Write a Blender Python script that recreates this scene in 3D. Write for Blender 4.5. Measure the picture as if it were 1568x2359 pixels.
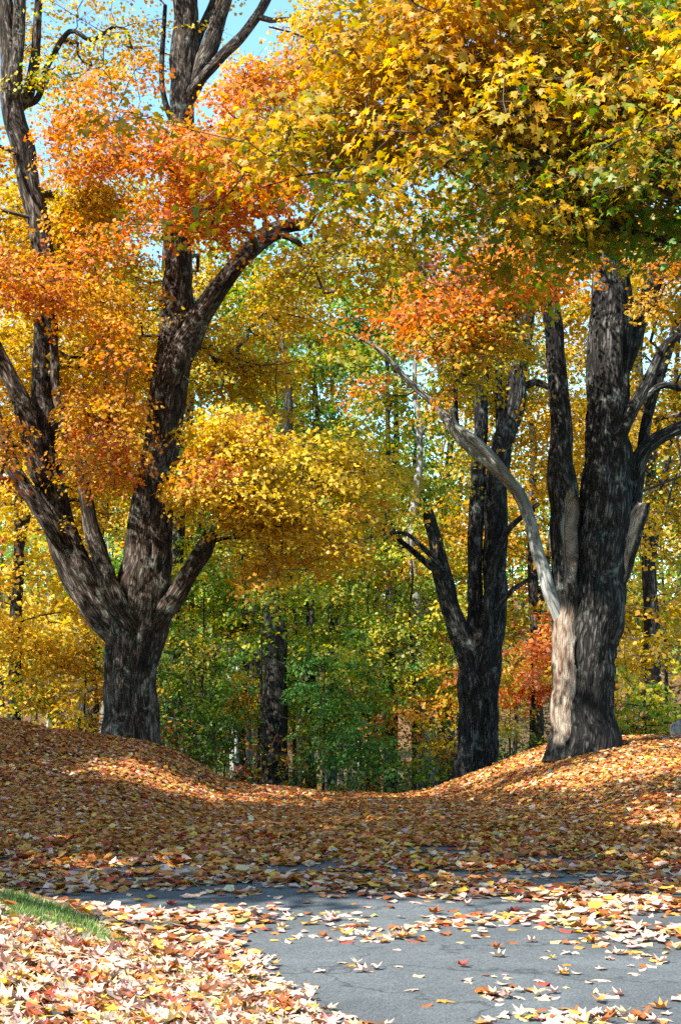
import bpy, math
import numpy as np
from mathutils import Vector

# ------------------------------------------------------------------ camera, sky, sun, exposure
scene = bpy.context.scene
for o in list(bpy.data.objects):
    bpy.data.objects.remove(o)
COL = scene.collection

PITCH = math.radians(6.1)
EYE = 1.6
FD = 3497.0                      # focal length in units of a 1568 x 2358 frame
cam_d = bpy.data.cameras.new('camera')
cam = bpy.data.objects.new('camera', cam_d)
COL.objects.link(cam)
cam.location = (0, 0, EYE)
cam.rotation_euler = (math.radians(90) + PITCH, 0, 0)
cam_d.sensor_fit = 'HORIZONTAL'
cam_d.sensor_width = 36.0
cam_d.lens = 36.0 * FD / 1568.0
cam_d.clip_start = 0.1
cam_d.clip_end = 3000
scene.camera = cam

SUN_EL = math.radians(46)
SUN_H = np.array([-0.76, -0.65])                # horizontal direction towards the sun
SUN_H = SUN_H / np.linalg.norm(SUN_H)
sun_vec = Vector((SUN_H[0] * math.cos(SUN_EL), SUN_H[1] * math.cos(SUN_EL), math.sin(SUN_EL)))
world = bpy.data.worlds.new('World')
scene.world = world
world.use_nodes = True
wn = world.node_tree.nodes
wl = world.node_tree.links
bg = wn['Background']
sky = wn.new('ShaderNodeTexSky')
sky.sky_type = 'NISHITA'
sky.sun_disc = False
sky.sun_elevation = SUN_EL
sky.sun_rotation = math.atan2(sun_vec.x, sun_vec.y)
sky.air_density = 1.0
sky.dust_density = 0.6
sky.ozone_density = 1.4
tint = wn.new('ShaderNodeMix')
tint.data_type = 'RGBA'
tint.blend_type = 'MULTIPLY'
tint.inputs[0].default_value = 1.0
tint.inputs[7].default_value = (0.76, 1.0, 1.0, 1.0)
wl.new(sky.outputs[0], tint.inputs[6])
wl.new(tint.outputs[2], bg.inputs[0])
bg.inputs[1].default_value = 0.145
sun_d = bpy.data.lights.new('sun', 'SUN')
sun_d.energy = 5.0
sun_d.angle = math.radians(0.53)
sun_d.color = (1.0, 0.955, 0.88)
sun = bpy.data.objects.new('sun', sun_d)
COL.objects.link(sun)
sun.rotation_euler = sun_vec.to_track_quat('Z', 'Y').to_euler()
sun.location = (-30, -15, 40)

vs = scene.view_settings
vs.view_transform = 'Standard'
vs.look = 'None'
vs.gamma = 1.0
vs.use_curve_mapping = False
vs.exposure = 1.6
scene.cycles.max_bounces = 9
scene.cycles.diffuse_bounces = 7
scene.cycles.transmission_bounces = 6
scene.cycles.glossy_bounces = 2
scene.cycles.transparent_max_bounces = 4
scene.cycles.sample_clamp_indirect = 6.0
scene.cycles.use_denoising = False

# ------------------------------------------------------------------ helpers
RNG = np.random.default_rng(7)
CP, SP = math.cos(PITCH), math.sin(PITCH)


def at(px, py, Y):
    """world point seen at (px, py) of the 1568 x 2358 frame, at distance Y in front of the camera"""
    xc = (px - 784.0) / FD
    yc = (1179.0 - py) / FD
    dy = CP - yc * SP
    t = Y / dy
    return np.array([xc * t, Y, EYE + (SP + yc * CP) * t])


def px_w(w, Y):
    return w * Y / FD


def nrm(v):
    return v / (np.linalg.norm(v, axis=-1, keepdims=True) + 1e-9)


def sstep(a, b, x):
    t = np.clip((x - a) / (b - a), 0, 1)
    return t * t * (3 - 2 * t)


def vnoise2(x, y, seed, per_x=None):
    """smooth value noise on a unit lattice, optionally periodic in x; 0..1"""
    r = np.random.default_rng(seed)
    T = r.random((64, 64))
    xi = np.floor(x).astype(int)
    yi = np.floor(y).astype(int)
    fx = x - xi
    fy = y - yi
    fx = fx * fx * (3 - 2 * fx)
    fy = fy * fy * (3 - 2 * fy)
    m = per_x or 64
    a = T[xi % m, yi % 64]
    b = T[(xi + 1) % m, yi % 64]
    c = T[xi % m, (yi + 1) % 64]
    d = T[(xi + 1) % m, (yi + 1) % 64]
    return (a * (1 - fx) + b * fx) * (1 - fy) + (c * (1 - fx) + d * fx) * fy


def tag(o, label=None, cat=None, group=None, kind=None):
    if label: o['label'] = label
    if cat: o['category'] = cat
    if group: o['group'] = group
    if kind: o['kind'] = kind
    return o


def mk_mesh(name, V, F, mats, attrs=None, smooth=False, mat_index=None):
    V = np.ascontiguousarray(V, dtype=np.float32)
    F = np.ascontiguousarray(F, dtype=np.int32)
    me = bpy.data.meshes.new(name)
    n, k = F.shape
    me.vertices.add(len(V))
    me.vertices.foreach_set('co', V.ravel())
    me.loops.add(n * k)
    me.loops.foreach_set('vertex_index', F.ravel())
    me.polygons.add(n)
    me.polygons.foreach_set('loop_start', np.arange(0, n * k, k, dtype=np.int32))
    if smooth:
        me.polygons.foreach_set('use_smooth', np.ones(n, dtype=bool))
    for m in mats:
        me.materials.append(m)
    if mat_index is not None:
        me.polygons.foreach_set('material_index', np.ascontiguousarray(mat_index, dtype=np.int32))
    for an, (typ, arr) in (attrs or {}).items():
        a = me.attributes.new(an, typ, 'POINT')
        key = {'FLOAT_COLOR': 'color', 'FLOAT_VECTOR': 'vector', 'FLOAT': 'value'}[typ]
        a.data.foreach_set(key, np.ascontiguousarray(arr, dtype=np.float32).ravel())
    me.update(calc_edges=True)
    me.validate()
    return me


def link(name, me, parent=None):
    o = bpy.data.objects.new(name, me)
    COL.objects.link(o)
    if parent is not None:
        o.parent = parent
    return o


def empty(name, loc):
    o = bpy.data.objects.new(name, None)
    o.empty_display_size = 0.2
    COL.objects.link(o)
    o.location = loc
    return o


# ------------------------------------------------------------------ materials
def new_mat(name):
    m = bpy.data.materials.new(name)
    m.use_nodes = True
    nt = m.node_tree
    for n in list(nt.nodes):
        nt.nodes.remove(n)
    out = nt.nodes.new('ShaderNodeOutputMaterial')
    return m, nt, out


def leaf_mat(name, trans=0.42, fixed=None, gloss=0.02, rough=0.5, tsat=1.15):
    m, nt, out = new_mat(name)
    N, L = nt.nodes.new, nt.links.new
    if fixed is None:
        col = N('ShaderNodeAttribute')
        col.attribute_name = 'leafcol'
        csock = col.outputs['Color']
    else:
        rgb = N('ShaderNodeRGB')
        rgb.outputs[0].default_value = (*fixed, 1)
        csock = rgb.outputs[0]
    # blotches on the blade
    tc = N('ShaderNodeTexCoord')
    no = N('ShaderNodeTexNoise')
    no.inputs['Scale'].default_value = 22.0
    no.inputs['Detail'].default_value = 2.0
    L(tc.outputs['Object'], no.inputs['Vector'])
    mr = N('ShaderNodeMapRange')
    mr.inputs['From Min'].default_value = 0.3
    mr.inputs['From Max'].default_value = 0.7
    mr.inputs['To Min'].default_value = 0.78
    mr.inputs['To Max'].default_value = 1.12
    L(no.outputs['Fac'], mr.inputs['Value'])
    hs = N('ShaderNodeHueSaturation')
    L(csock, hs.inputs['Color'])
    L(mr.outputs[0], hs.inputs['Value'])
    dif = N('ShaderNodeBsdfDiffuse')
    L(hs.outputs[0], dif.inputs['Color'])
    h2 = N('ShaderNodeHueSaturation')
    h2.inputs['Saturation'].default_value = tsat
    h2.inputs['Value'].default_value = 1.1
    L(hs.outputs[0], h2.inputs['Color'])
    tr = N('ShaderNodeBsdfTranslucent')
    L(h2.outputs[0], tr.inputs['Color'])
    mx = N('ShaderNodeMixShader')
    mx.inputs[0].default_value = trans
    L(dif.outputs[0], mx.inputs[1])
    L(tr.outputs[0], mx.inputs[2])
    gl = N('ShaderNodeBsdfGlossy')
    gl.inputs['Roughness'].default_value = rough
    m2 = N('ShaderNodeMixShader')
    m2.inputs[0].default_value = gloss
    L(mx.outputs[0], m2.inputs[1])
    L(gl.outputs[0], m2.inputs[2])
    L(m2.outputs[0], out.inputs['Surface'])
    return m


def bark_mat(name, dark, mid, pale, pale_amt=0.5, scale=9.0, lichen=(0.30, 0.34, 0.28), lich_amt=0.5, bump=0.9):
    m, nt, out = new_mat(name)
    N, L = nt.nodes.new, nt.links.new
    at_ = N('ShaderNodeAttribute')
    at_.attribute_name = 'bark'                      # (cos*r, sin*r, stretched length)
    n1 = N('ShaderNodeTexNoise')
    n1.inputs['Scale'].default_value = scale
    n1.inputs['Detail'].default_value = 6
    n1.inputs['Roughness'].default_value = 0.65
    n1.inputs['Distortion'].default_value = 0.6
    L(at_.outputs['Vector'], n1.inputs['Vector'])
    # plates: long cells split by dark furrows
    vo = N('ShaderNodeTexVoronoi')
    vo.feature = 'DISTANCE_TO_EDGE'
    vo.inputs['Scale'].default_value = scale * 2.6
    vo.inputs['Randomness'].default_value = 1.0
    wv = N('ShaderNodeVectorMath')
    wv.operation = 'MULTIPLY_ADD'
    n0 = N('ShaderNodeTexNoise')
    n0.inputs['Scale'].default_value = scale * .9
    n0.inputs['Detail'].default_value = 5
    L(at_.outputs['Vector'], n0.inputs['Vector'])
    L(n0.outputs['Color'], wv.inputs[0])
    wv.inputs[1].default_value = (.11, .11, .05)
    sq = N('ShaderNodeVectorMath')
    sq.operation = 'MULTIPLY'
    sq.inputs[1].default_value = (1, 1, .42)
    L(at_.outputs['Vector'], sq.inputs[0])
    L(sq.outputs[0], wv.inputs[2])
    L(wv.outputs[0], vo.inputs['Vector'])
    fr = N('ShaderNodeMapRange')
    fr.inputs['From Min'].default_value = 0.0
    fr.inputs['From Max'].default_value = 0.22
    L(vo.outputs['Distance'], fr.inputs['Value'])
    hm = N('ShaderNodeMath')
    hm.operation = 'MULTIPLY_ADD'
    L(fr.outputs[0], hm.inputs[0])
    hm.inputs[1].default_value = 0.20
    hx = N('ShaderNodeMath')
    hx.operation = 'MULTIPLY'
    hx.inputs[1].default_value = 0.98
    L(n1.outputs['Fac'], hx.inputs[0])
    L(hx.outputs[0], hm.inputs[2])
    cr = N('ShaderNodeValToRGB')
    e = cr.color_ramp.elements
    e[0].position = 0.48; e[0].color = (*dark, 1)
    e[1].position = 0.82; e[1].color = (*pale, 1)
    k = e.new(0.66); k.color = (*mid, 1)
    L(hm.outputs[0], cr.inputs['Fac'])
    # patches of lichen
    n2 = N('ShaderNodeTexNoise')
    n2.inputs['Scale'].default_value = 3.2
    n2.inputs['Detail'].default_value = 7
    n2.inputs['Roughness'].default_value = 0.7
    geo = N('ShaderNodeNewGeometry')
    L(geo.outputs['Position'], n2.inputs['Vector'])
    r2 = N('ShaderNodeMapRange')
    r2.inputs['From Min'].default_value = 0.56
    r2.inputs['From Max'].default_value = 0.68
    r2.inputs['To Max'].default_value = lich_amt
    L(n2.outputs['Fac'], r2.inputs['Value'])
    mx = N('ShaderNodeMix')
    mx.data_type = 'RGBA'
    L(r2.outputs[0], mx.inputs[0])
    L(cr.outputs[0], mx.inputs[6])
    mx.inputs[7].default_value = (*lichen, 1)
    # dark moss / algae stain
    n3 = N('ShaderNodeTexNoise')
    n3.inputs['Scale'].default_value = 0.9
    n3.inputs['Detail'].default_value = 4
    L(geo.outputs['Position'], n3.inputs['Vector'])
    r3 = N('ShaderNodeMapRange')
    r3.inputs['From Min'].default_value = 0.50
    r3.inputs['From Max'].default_value = 0.66
    r3.inputs['To Max'].default_value = 0.55
    L(n3.outputs['Fac'], r3.inputs['Value'])
    m3 = N('ShaderNodeMix')
    m3.data_type = 'RGBA'
    L(r3.outputs[0], m3.inputs[0])
    L(mx.outputs[2], m3.inputs[6])
    m3.inputs[7].default_value = (dark[0] * 0.8, dark[1] * 0.85, dark[2] * 0.8, 1)
    # barkless wood
    ab = N('ShaderNodeAttribute')
    ab.attribute_name = 'bare'
    n4 = N('ShaderNodeTexNoise')
    n4.inputs['Scale'].default_value = 14
    n4.inputs['Detail'].default_value = 5
    L(at_.outputs['Vector'], n4.inputs['Vector'])
    c4 = N('ShaderNodeValToRGB')
    c4.color_ramp.elements[0].position = 0.35
    c4.color_ramp.elements[0].color = (0.11, 0.06, 0.035, 1)
    c4.color_ramp.elements[1].position = 0.62
    c4.color_ramp.elements[1].color = (0.36, 0.29, 0.22, 1)
    L(n4.outputs['Fac'], c4.inputs['Fac'])
    m4 = N('ShaderNodeMix')
    m4.data_type = 'RGBA'
    L(ab.outputs['Fac'], m4.inputs[0])
    L(m3.outputs[2], m4.inputs[6])
    L(c4.outputs[0], m4.inputs[7])
    b = N('ShaderNodeBsdfPrincipled')
    b.inputs['Roughness'].default_value = 0.9
    b.inputs['Specular IOR Level'].default_value = 0.2
    L(m4.outputs[2], b.inputs['Base Color'])
    bm = N('ShaderNodeBump')
    bm.inputs['Strength'].default_value = bump
    bm.inputs['Distance'].default_value = 0.07
    L(hm.outputs[0], bm.inputs['Height'])
    L(bm.outputs[0], b.inputs['Normal'])
    L(b.outputs[0], out.inputs['Surface'])
    return m


def simple_mat(name, c1, c2, scale=6.0, rough=0.9, bump=0.3, dist=0.02, detail=6):
    m, nt, out = new_mat(name)
    N, L = nt.nodes.new, nt.links.new
    tc = N('ShaderNodeTexCoord')
    n1 = N('ShaderNodeTexNoise')
    n1.inputs['Scale'].default_value = scale
    n1.inputs['Detail'].default_value = detail
    n1.inputs['Roughness'].default_value = 0.65
    L(tc.outputs['Object'], n1.inputs['Vector'])
    cr = N('ShaderNodeValToRGB')
    cr.color_ramp.elements[0].position = 0.35
    cr.color_ramp.elements[0].color = (*c1, 1)
    cr.color_ramp.elements[1].position = 0.65
    cr.color_ramp.elements[1].color = (*c2, 1)
    L(n1.outputs['Fac'], cr.inputs['Fac'])
    b = N('ShaderNodeBsdfPrincipled')
    b.inputs['Roughness'].default_value = rough
    b.inputs['Specular IOR Level'].default_value = 0.25
    L(cr.outputs[0], b.inputs['Base Color'])
    bm = N('ShaderNodeBump')
    bm.inputs['Strength'].default_value = bump
    bm.inputs['Distance'].default_value = dist
    L(n1.outputs['Fac'], bm.inputs['Height'])
    L(bm.outputs[0], b.inputs['Normal'])
    L(b.outputs[0], out.inputs['Surface'])
    return m


def asphalt_mat():
    m, nt, out = new_mat('asphalt')
    N, L = nt.nodes.new, nt.links.new
    tc = N('ShaderNodeTexCoord')
    vo = N('ShaderNodeTexVoronoi')
    vo.inputs['Scale'].default_value = 95
    L(tc.outputs['Object'], vo.inputs['Vector'])
    n1 = N('ShaderNodeTexNoise')
    n1.inputs['Scale'].default_value = 1.3
    n1.inputs['Detail'].default_value = 8
    n1.inputs['Roughness'].default_value = 0.7
    L(tc.outputs['Object'], n1.inputs['Vector'])
    cr = N('ShaderNodeValToRGB')
    cr.color_ramp.elements[0].position = 0.3
    cr.color_ramp.elements[0].color = (0.064, 0.073, 0.075, 1)
    cr.color_ramp.elements[1].position = 0.7
    cr.color_ramp.elements[1].color = (0.094, 0.103, 0.104, 1)
    L(n1.outputs['Fac'], cr.inputs['Fac'])
    sp = N('ShaderNodeMapRange')
    sp.inputs['From Min'].default_value = 0.0
    sp.inputs['From Max'].default_value = 1.0
    sp.inputs['To Min'].default_value = 0.6
    sp.inputs['To Max'].default_value = 1.45
    L(vo.outputs['Color'], sp.inputs['Value'])
    mu = N('ShaderNodeMix')
    mu.data_type = 'RGBA'
    mu.blend_type = 'MULTIPLY'
    mu.inputs[0].default_value = 1.0
    L(cr.outputs[0], mu.inputs[6])
    L(sp.outputs[0], mu.inputs[7])
    n5 = N('ShaderNodeTexNoise')
    n5.inputs['Scale'].default_value = .8
    n5.inputs['Detail'].default_value = 9
    n5.inputs['Roughness'].default_value = .62
    n5.inputs['Distortion'].default_value = 1.2
    L(tc.outputs['Object'], n5.inputs['Vector'])
    r5 = N('ShaderNodeMapRange')
    r5.inputs['From Min'].default_value = .35
    r5.inputs['From Max'].default_value = .68
    r5.inputs['To Min'].default_value = .74
    r5.inputs['To Max'].default_value = 1.18
    L(n5.outputs['Fac'], r5.inputs['Value'])
    cv = N('ShaderNodeTexVoronoi')
    cv.feature = 'DISTANCE_TO_EDGE'
    cv.inputs['Scale'].default_value = .55
    wv = N('ShaderNodeVectorMath')
    wv.operation = 'ADD'
    n6 = N('ShaderNodeTexNoise')
    n6.inputs['Scale'].default_value = 2.5
    n6.inputs['Detail'].default_value = 6
    L(tc.outputs['Object'], n6.inputs['Vector'])
    L(tc.outputs['Object'], wv.inputs[0])
    L(n6.outputs['Color'], wv.inputs[1])
    L(wv.outputs[0], cv.inputs['Vector'])
    rc = N('ShaderNodeMapRange')
    rc.inputs['From Max'].default_value = .012
    rc.inputs['To Min'].default_value = .45
    L(cv.outputs['Distance'], rc.inputs['Value'])
    mm = N('ShaderNodeMath')
    mm.operation = 'MULTIPLY'
    L(r5.outputs[0], mm.inputs[0])
    L(rc.outputs[0], mm.inputs[1])
    mu2 = N('ShaderNodeMix')
    mu2.data_type = 'RGBA'
    mu2.blend_type = 'MULTIPLY'
    mu2.inputs[0].default_value = 1.0
    L(mu.outputs[2], mu2.inputs[6])
    L(mm.outputs[0], mu2.inputs[7])
    b = N('ShaderNodeBsdfPrincipled')
    b.inputs['Roughness'].default_value = 0.85
    b.inputs['Specular IOR Level'].default_value = 0.35
    L(mu2.outputs[2], b.inputs['Base Color'])
    bm = N('ShaderNodeBump')
    bm.inputs['Strength'].default_value = 0.5
    bm.inputs['Distance'].default_value = 0.008
    L(vo.outputs['Distance'], bm.inputs['Height'])
    L(bm.outputs[0], b.inputs['Normal'])
    L(b.outputs[0], out.inputs['Surface'])
    return m


M_LEAF = leaf_mat('autumn_leaf', trans=0.54)
M_FALLEN = leaf_mat('fallen_leaf', trans=0.15, gloss=0.03, rough=0.5)
M_GRASS = leaf_mat('grass_blade', trans=0.35, gloss=0.04)
M_BARK = bark_mat('maple_bark', (0.010, 0.007, 0.005), (0.058, 0.039, 0.027), (0.20, 0.172, 0.145), lich_amt=0.6)
M_BARK_DARK = bark_mat('old_maple_bark', (0.005, 0.0045, 0.004), (0.025, 0.021, 0.018), (0.125, 0.12, 0.11), lich_amt=0.4)
M_BARK_PALE = bark_mat('pale_bark', (0.10, 0.095, 0.085), (0.24, 0.24, 0.22), (0.40, 0.41, 0.38), scale=6, lich_amt=0.6, bump=0.4)
M_BARK_WOODS = bark_mat('woodland_bark', (0.010, 0.008, 0.007), (0.036, 0.031, 0.026), (0.12, 0.11, 0.098), scale=7, lich_amt=0.35)
M_TWIG = bark_mat('twig_bark', (0.03, 0.024, 0.019), (0.08, 0.066, 0.055), (0.17, 0.15, 0.13), scale=12, lich_amt=0.3, bump=0.2)
M_ASPHALT = asphalt_mat()
M_GROUND = simple_mat('leafy_soil', (0.045, 0.028, 0.014), (0.16, 0.085, 0.032), scale=9, bump=0.6, dist=0.04)
M_TURF = simple_mat('turf', (0.035, 0.055, 0.015), (0.09, 0.12, 0.03), scale=14, bump=0.7, dist=0.03)
M_STONE = simple_mat('granite', (0.075, 0.08, 0.08), (0.18, 0.185, 0.18), scale=28, bump=0.5, dist=0.02, detail=10)

# colours of leaves, as surface reflectance
PAL = {
    'yellow':  [(0.72, 0.49, 0.035), (0.70, 0.45, 0.030), (0.73, 0.53, 0.05), (0.60, 0.43, 0.03)],
    'gold':    [(0.66, 0.37, 0.020), (0.64, 0.33, 0.018), (0.67, 0.41, 0.025), (0.56, 0.33, 0.02)],
    'amber':   [(0.60, 0.26, 0.018), (0.62, 0.30, 0.020), (0.56, 0.21, 0.018), (0.58, 0.32, 0.02)],
    'orange':  [(0.64, 0.23, 0.026), (0.63, 0.19, 0.024), (0.65, 0.27, 0.030), (0.60, 0.15, 0.022)],
    'red':     [(0.56, 0.095, 0.022), (0.50, 0.070, 0.022), (0.60, 0.13, 0.03), (0.46, 0.055, 0.022)],
    'coral':   [(0.72, 0.25, 0.10), (0.70, 0.21, 0.09), (0.73, 0.30, 0.10), (0.66, 0.26, 0.07)],
    'olive':   [(0.40, 0.27, 0.020), (0.33, 0.25, 0.020), (0.46, 0.26, 0.016), (0.25, 0.23, 0.02)],
    'lime':    [(0.33, 0.37, 0.040), (0.25, 0.34, 0.040), (0.40, 0.39, 0.04), (0.19, 0.29, 0.035)],
    'green':   [(0.13, 0.25, 0.030), (0.10, 0.21, 0.025), (0.18, 0.29, 0.035), (0.08, 0.17, 0.02)],
    'emerald': [(0.10, 0.26, 0.055), (0.08, 0.21, 0.045), (0.14, 0.31, 0.06)],
    'dark':    [(0.045, 0.095, 0.020), (0.035, 0.075, 0.018), (0.07, 0.12, 0.02)],
    'pine':    [(0.025, 0.070, 0.045), (0.020, 0.055, 0.035), (0.035, 0.085, 0.05)],
    'russet':  [(0.17, 0.055, 0.028), (0.22, 0.08, 0.03), (0.12, 0.04, 0.025)],
}


def mix_colors(rng, n, mix):
    """mix: dict palette -> weight"""
    names = list(mix)
    w = np.array([mix[k] for k in names], float)
    pick = rng.choice(len(names), n, p=w / w.sum())
    out = np.zeros((n, 3))
    for i, k in enumerate(names):
        s = pick == i
        c = np.array(PAL[k])
        out[s] = c[rng.integers(0, len(c), s.sum())]
    return out


# ------------------------------------------------------------------ leaf templates (x across, y stem to tip)
def tmpl_maple(fold=0.18, curl=0.25, cup=0.0):
    R = [(0.0, 0.0), (0.40, -0.02), (0.26, 0.20), (0.57, 0.50), (0.19, 0.48), (0.21, 0.74), (0.0, 1.0)]
    pts = R + [(-x, y) for x, y in R[-2:0:-1]]
    V = np.array([(0, 0.33, 0)] + [(x, y, 0) for x, y in pts])
    V[:, 2] = -fold * np.abs(V[:, 0]) - curl * (V[:, 1] - 0.33) ** 2 + cup * (V[:, 0] ** 2 + (V[:, 1] - .4) ** 2)
    n = len(pts)
    F = np.array([(0, 1 + i, 1 + (i + 1) % n) for i in range(n)])
    V[:, 1] -= 0.4
    return V, F


def tmpl_mid(fold=0.2, curl=0.25):
    pts = [(0, 0), (0.42, 0.02), (0.55, 0.52), (0.0, 1.0), (-0.55, 0.52), (-0.42, 0.02)]
    V = np.array([(x, y, -fold * abs(x) - curl * (y - 0.4) ** 2) for x, y in pts])
    F = np.array([(0, 1, 2), (0, 2, 3), (0, 3, 4), (0, 4, 5)])
    V[:, 1] -= 0.4
    return V, F


def tmpl_far():
    V = np.array([(0, -0.5, 0), (0.48, 0.0, -0.1), (0, 0.5, 0), (-0.48, 0.0, -0.1)], float)
    return V, np.array([(0, 1, 2), (0, 2, 3)])


T_NEAR, T_MID, T_FAR = tmpl_maple(), tmpl_mid(), tmpl_far()


def leaf_arrays(P, Nrm, D, S, C, tmpl):
    """stamp a template at every point; returns verts, faces, colours"""
    TV, TF = tmpl
    Nrm = nrm(Nrm)
    D = nrm(D - Nrm * np.sum(D * Nrm, axis=1, keepdims=True))
    X = np.cross(D, Nrm)
    V = (P[:, None, :] + S[:, None, None] * (X[:, None, :] * TV[None, :, 0:1] + D[:, None, :] * TV[None, :, 1:2] + Nrm[:, None, :] * TV[None, :, 2:3]))
    k = len(TV)
    n = len(P)
    F = (TF[None, :, :] + (np.arange(n) * k)[:, None, None]).reshape(-1, 3)
    Cc = np.concatenate([C, np.ones((n, 1))], 1)
    Cv = np.repeat(Cc, k, axis=0)
    return V.reshape(-1, 3), F, Cv


def join(parts):
    Vs, Fs, Cs, off = [], [], [], 0
    for V, F, C in parts:
        Vs.append(V); Fs.append(F + off); Cs.append(C)
        off += len(V)
    return np.concatenate(Vs), np.concatenate(Fs), np.concatenate(Cs)


# ------------------------------------------------------------------ the ground
XR = np.array([-40, -14, -9, -6.05, -5.13, -4.12, -3.27, -2.8, -2.35, -2.04, -1.42, 0, 1.45, 2.05, 2.67, 3.67, 4.9, 6.05, 9, 14, 40])
ZR = np.array([1.3, 1.15, .95, .735, .58, .43, .295, .12, -.19, -.345, -.43, -.55, -.54, -.33, -.11, .29, .465, .45, .6, .8, 1.0])
YL = np.array([-30, 4, 5.5, 7.0, 8.5, 9.6, 10.4, 11.0, 11.6, 12.3])
XL = np.array([0.9, 0.6, 0.25, -0.25, -0.85, -1.35, -1.9, -2.8, -4.5, -9])


def bank_edge(y):
    return np.interp(y, YL, XL)


def ground_z(x, y):
    x = np.asarray(x, float)
    y = np.asarray(y, float)
    zroad = -0.35 * sstep(13, 25, y)
    zr = np.interp(x, XR, ZR)
    zr = (zr + np.interp(x - .25, XR, ZR) + np.interp(x + .25, XR, ZR)) / 3
    foot_l = 16.5 + 1.2 * np.sin(x * 0.9)
    foot_r = np.interp(x, [1.3, 1.8, 2.4, 2.9, 5], [23, 20.5, 16, 12.6, 11.5])
    foot = np.where(x < 0.3, foot_l, foot_r)
    s = sstep(foot, 26.5, y)
    z = zroad + (zr - zroad) * s
    # the land falls away beyond the crest, then the far side of the hollow climbs again
    yy = np.maximum(y - 26.8, 0)
    z = z - 0.11 * yy * sstep(0, 3, yy) * np.where(yy < 34, 1, 34 / np.maximum(yy, 1e-3))
    z = z + 14.0 * sstep(78, 190, y)
    z = z + 10.0 * sstep(190, 420, y)
    # grassy bank beside the road
    d = bank_edge(y) - x
    zb = 0.62 * (1 - np.exp(-np.maximum(d, 0) / 1.9)) * sstep(12.0, 9.4, y)
    z = z + zb
    rough = (vnoise2(x * 0.8 + 3, y * 0.8, 5) - .5) * 0.10 + (vnoise2(x * 2.1, y * 2.1, 6) - .5) * 0.04
    off_road = np.maximum(sstep(0.0, 0.6, d) * (y < 12), s)
    return z + rough * off_road + (vnoise2(x * .12, y * .12, 9) - .5) * 1.6 * sstep(36, 60, y)


def ground_n(x, y):
    e = 0.08
    gx = (ground_z(x + e, y) - ground_z(x - e, y)) / (2 * e)
    gy = (ground_z(x, y + e) - ground_z(x, y - e)) / (2 * e)
    return nrm(np.stack([-gx, -gy, np.ones_like(gx)], -1))


def grid_lines(spans):
    out = []
    for a, b, st in spans:
        out.append(np.arange(a, b, st))
    out.append([spans[-1][1]])
    return np.concatenate(out)


gx = grid_lines([(-900, -100, 100), (-100, -30, 10), (-30, -10, 1.5), (-10, 10, 0.16), (10, 30, 1.5), (30, 100, 10), (100, 900, 100)])
gy = grid_lines([(-300, -20, 40), (-20, 3, 1.5), (3, 32, 0.16), (32, 70, 1.2), (70, 200, 5), (200, 500, 25), (500, 2000, 150)])
GX, GY = np.meshgrid(gx, gy, indexing='ij')
GZ = ground_z(GX, GY)
nx, ny = GX.shape
idx = np.arange(nx * ny).reshape(nx, ny)
GF = np.stack([idx[:-1, :-1], idx[1:, :-1], idx[1:, 1:], idx[:-1, 1:]], -1).reshape(-1, 4)
cx_ = ((GX[:-1, :-1] + GX[1:, 1:]) / 2).ravel()
cy_ = ((GY[:-1, :-1] + GY[1:, 1:]) / 2).ravel()
turf = ((cy_ < 12.2) & (cx_ < bank_edge(cy_) + 0.1)).astype(int)
turf |= ((cy_ < 32) & (cx_ > 7)).astype(int)
gme = mk_mesh('ground', np.stack([GX, GY, GZ], -1).reshape(-1, 3), GF, [M_GROUND, M_TURF], smooth=True, mat_index=turf)
ground = tag(link('ground', gme), 'leaf-strewn ground rolling over two mounds and down into the woods', 'ground', kind='structure')

# the road: one sheet, 4 mm above the ground
ys = np.arange(-12, 32.01, 0.2)
rl = np.where(ys < 12.3, bank_edge(ys) - 0.25, np.interp(ys, [12.3, 16.6, 17.6, 19.5, 22, 25, 32], [-9, -9, -6, -3.2, -2.3, -1.95, -1.9]))
rr = np.interp(ys, [-12, 11.5, 12.6, 15, 20, 25, 32], [4.6, 4.6, 3.1, 2.7, 2.15, 1.75, 1.7])
U = np.linspace(0, 1, 46)
RX = rl[:, None] * (1 - U) + rr[:, None] * U
RY = np.repeat(ys[:, None], len(U), 1)
RZ = ground_z(RX, RY) + 0.012
ii = np.arange(RX.size).reshape(RX.shape)
RF = np.stack([ii[:-1, :-1], ii[:-1, 1:], ii[1:, 1:], ii[1:, :-1]], -1).reshape(-1, 4)
rme = mk_mesh('road', np.stack([RX, RY, RZ], -1).reshape(-1, 3), RF, [M_ASPHALT], smooth=True)
road = tag(link('road', rme), 'grey asphalt lane running between two leafy mounds', 'road', kind='structure')


# ------------------------------------------------------------------ trunks and limbs
def catmull(P, step):
    P = np.asarray(P, float)
    Q = np.vstack([2 * P[0] - P[1], P, 2 * P[-1] - P[-2]])
    out = []
    for i in range(1, len(Q) - 2):
        L = np.linalg.norm(Q[i + 1, :3] - Q[i, :3])
        n = max(2, int(math.ceil(L / step)))
        t = np.linspace(0, 1, n, endpoint=False)[:, None]
        p0, p1, p2, p3 = Q[i - 1], Q[i], Q[i + 1], Q[i + 2]
        out.append(0.5 * ((2 * p1) + (-p0 + p2) * t + (2 * p0 - 5 * p1 + 4 * p2 - p3) * t ** 2 + (-p0 + 3 * p1 - 3 * p2 + p3) * t ** 3))
    out.append(P[-1:])
    return np.vstack(out)


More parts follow.
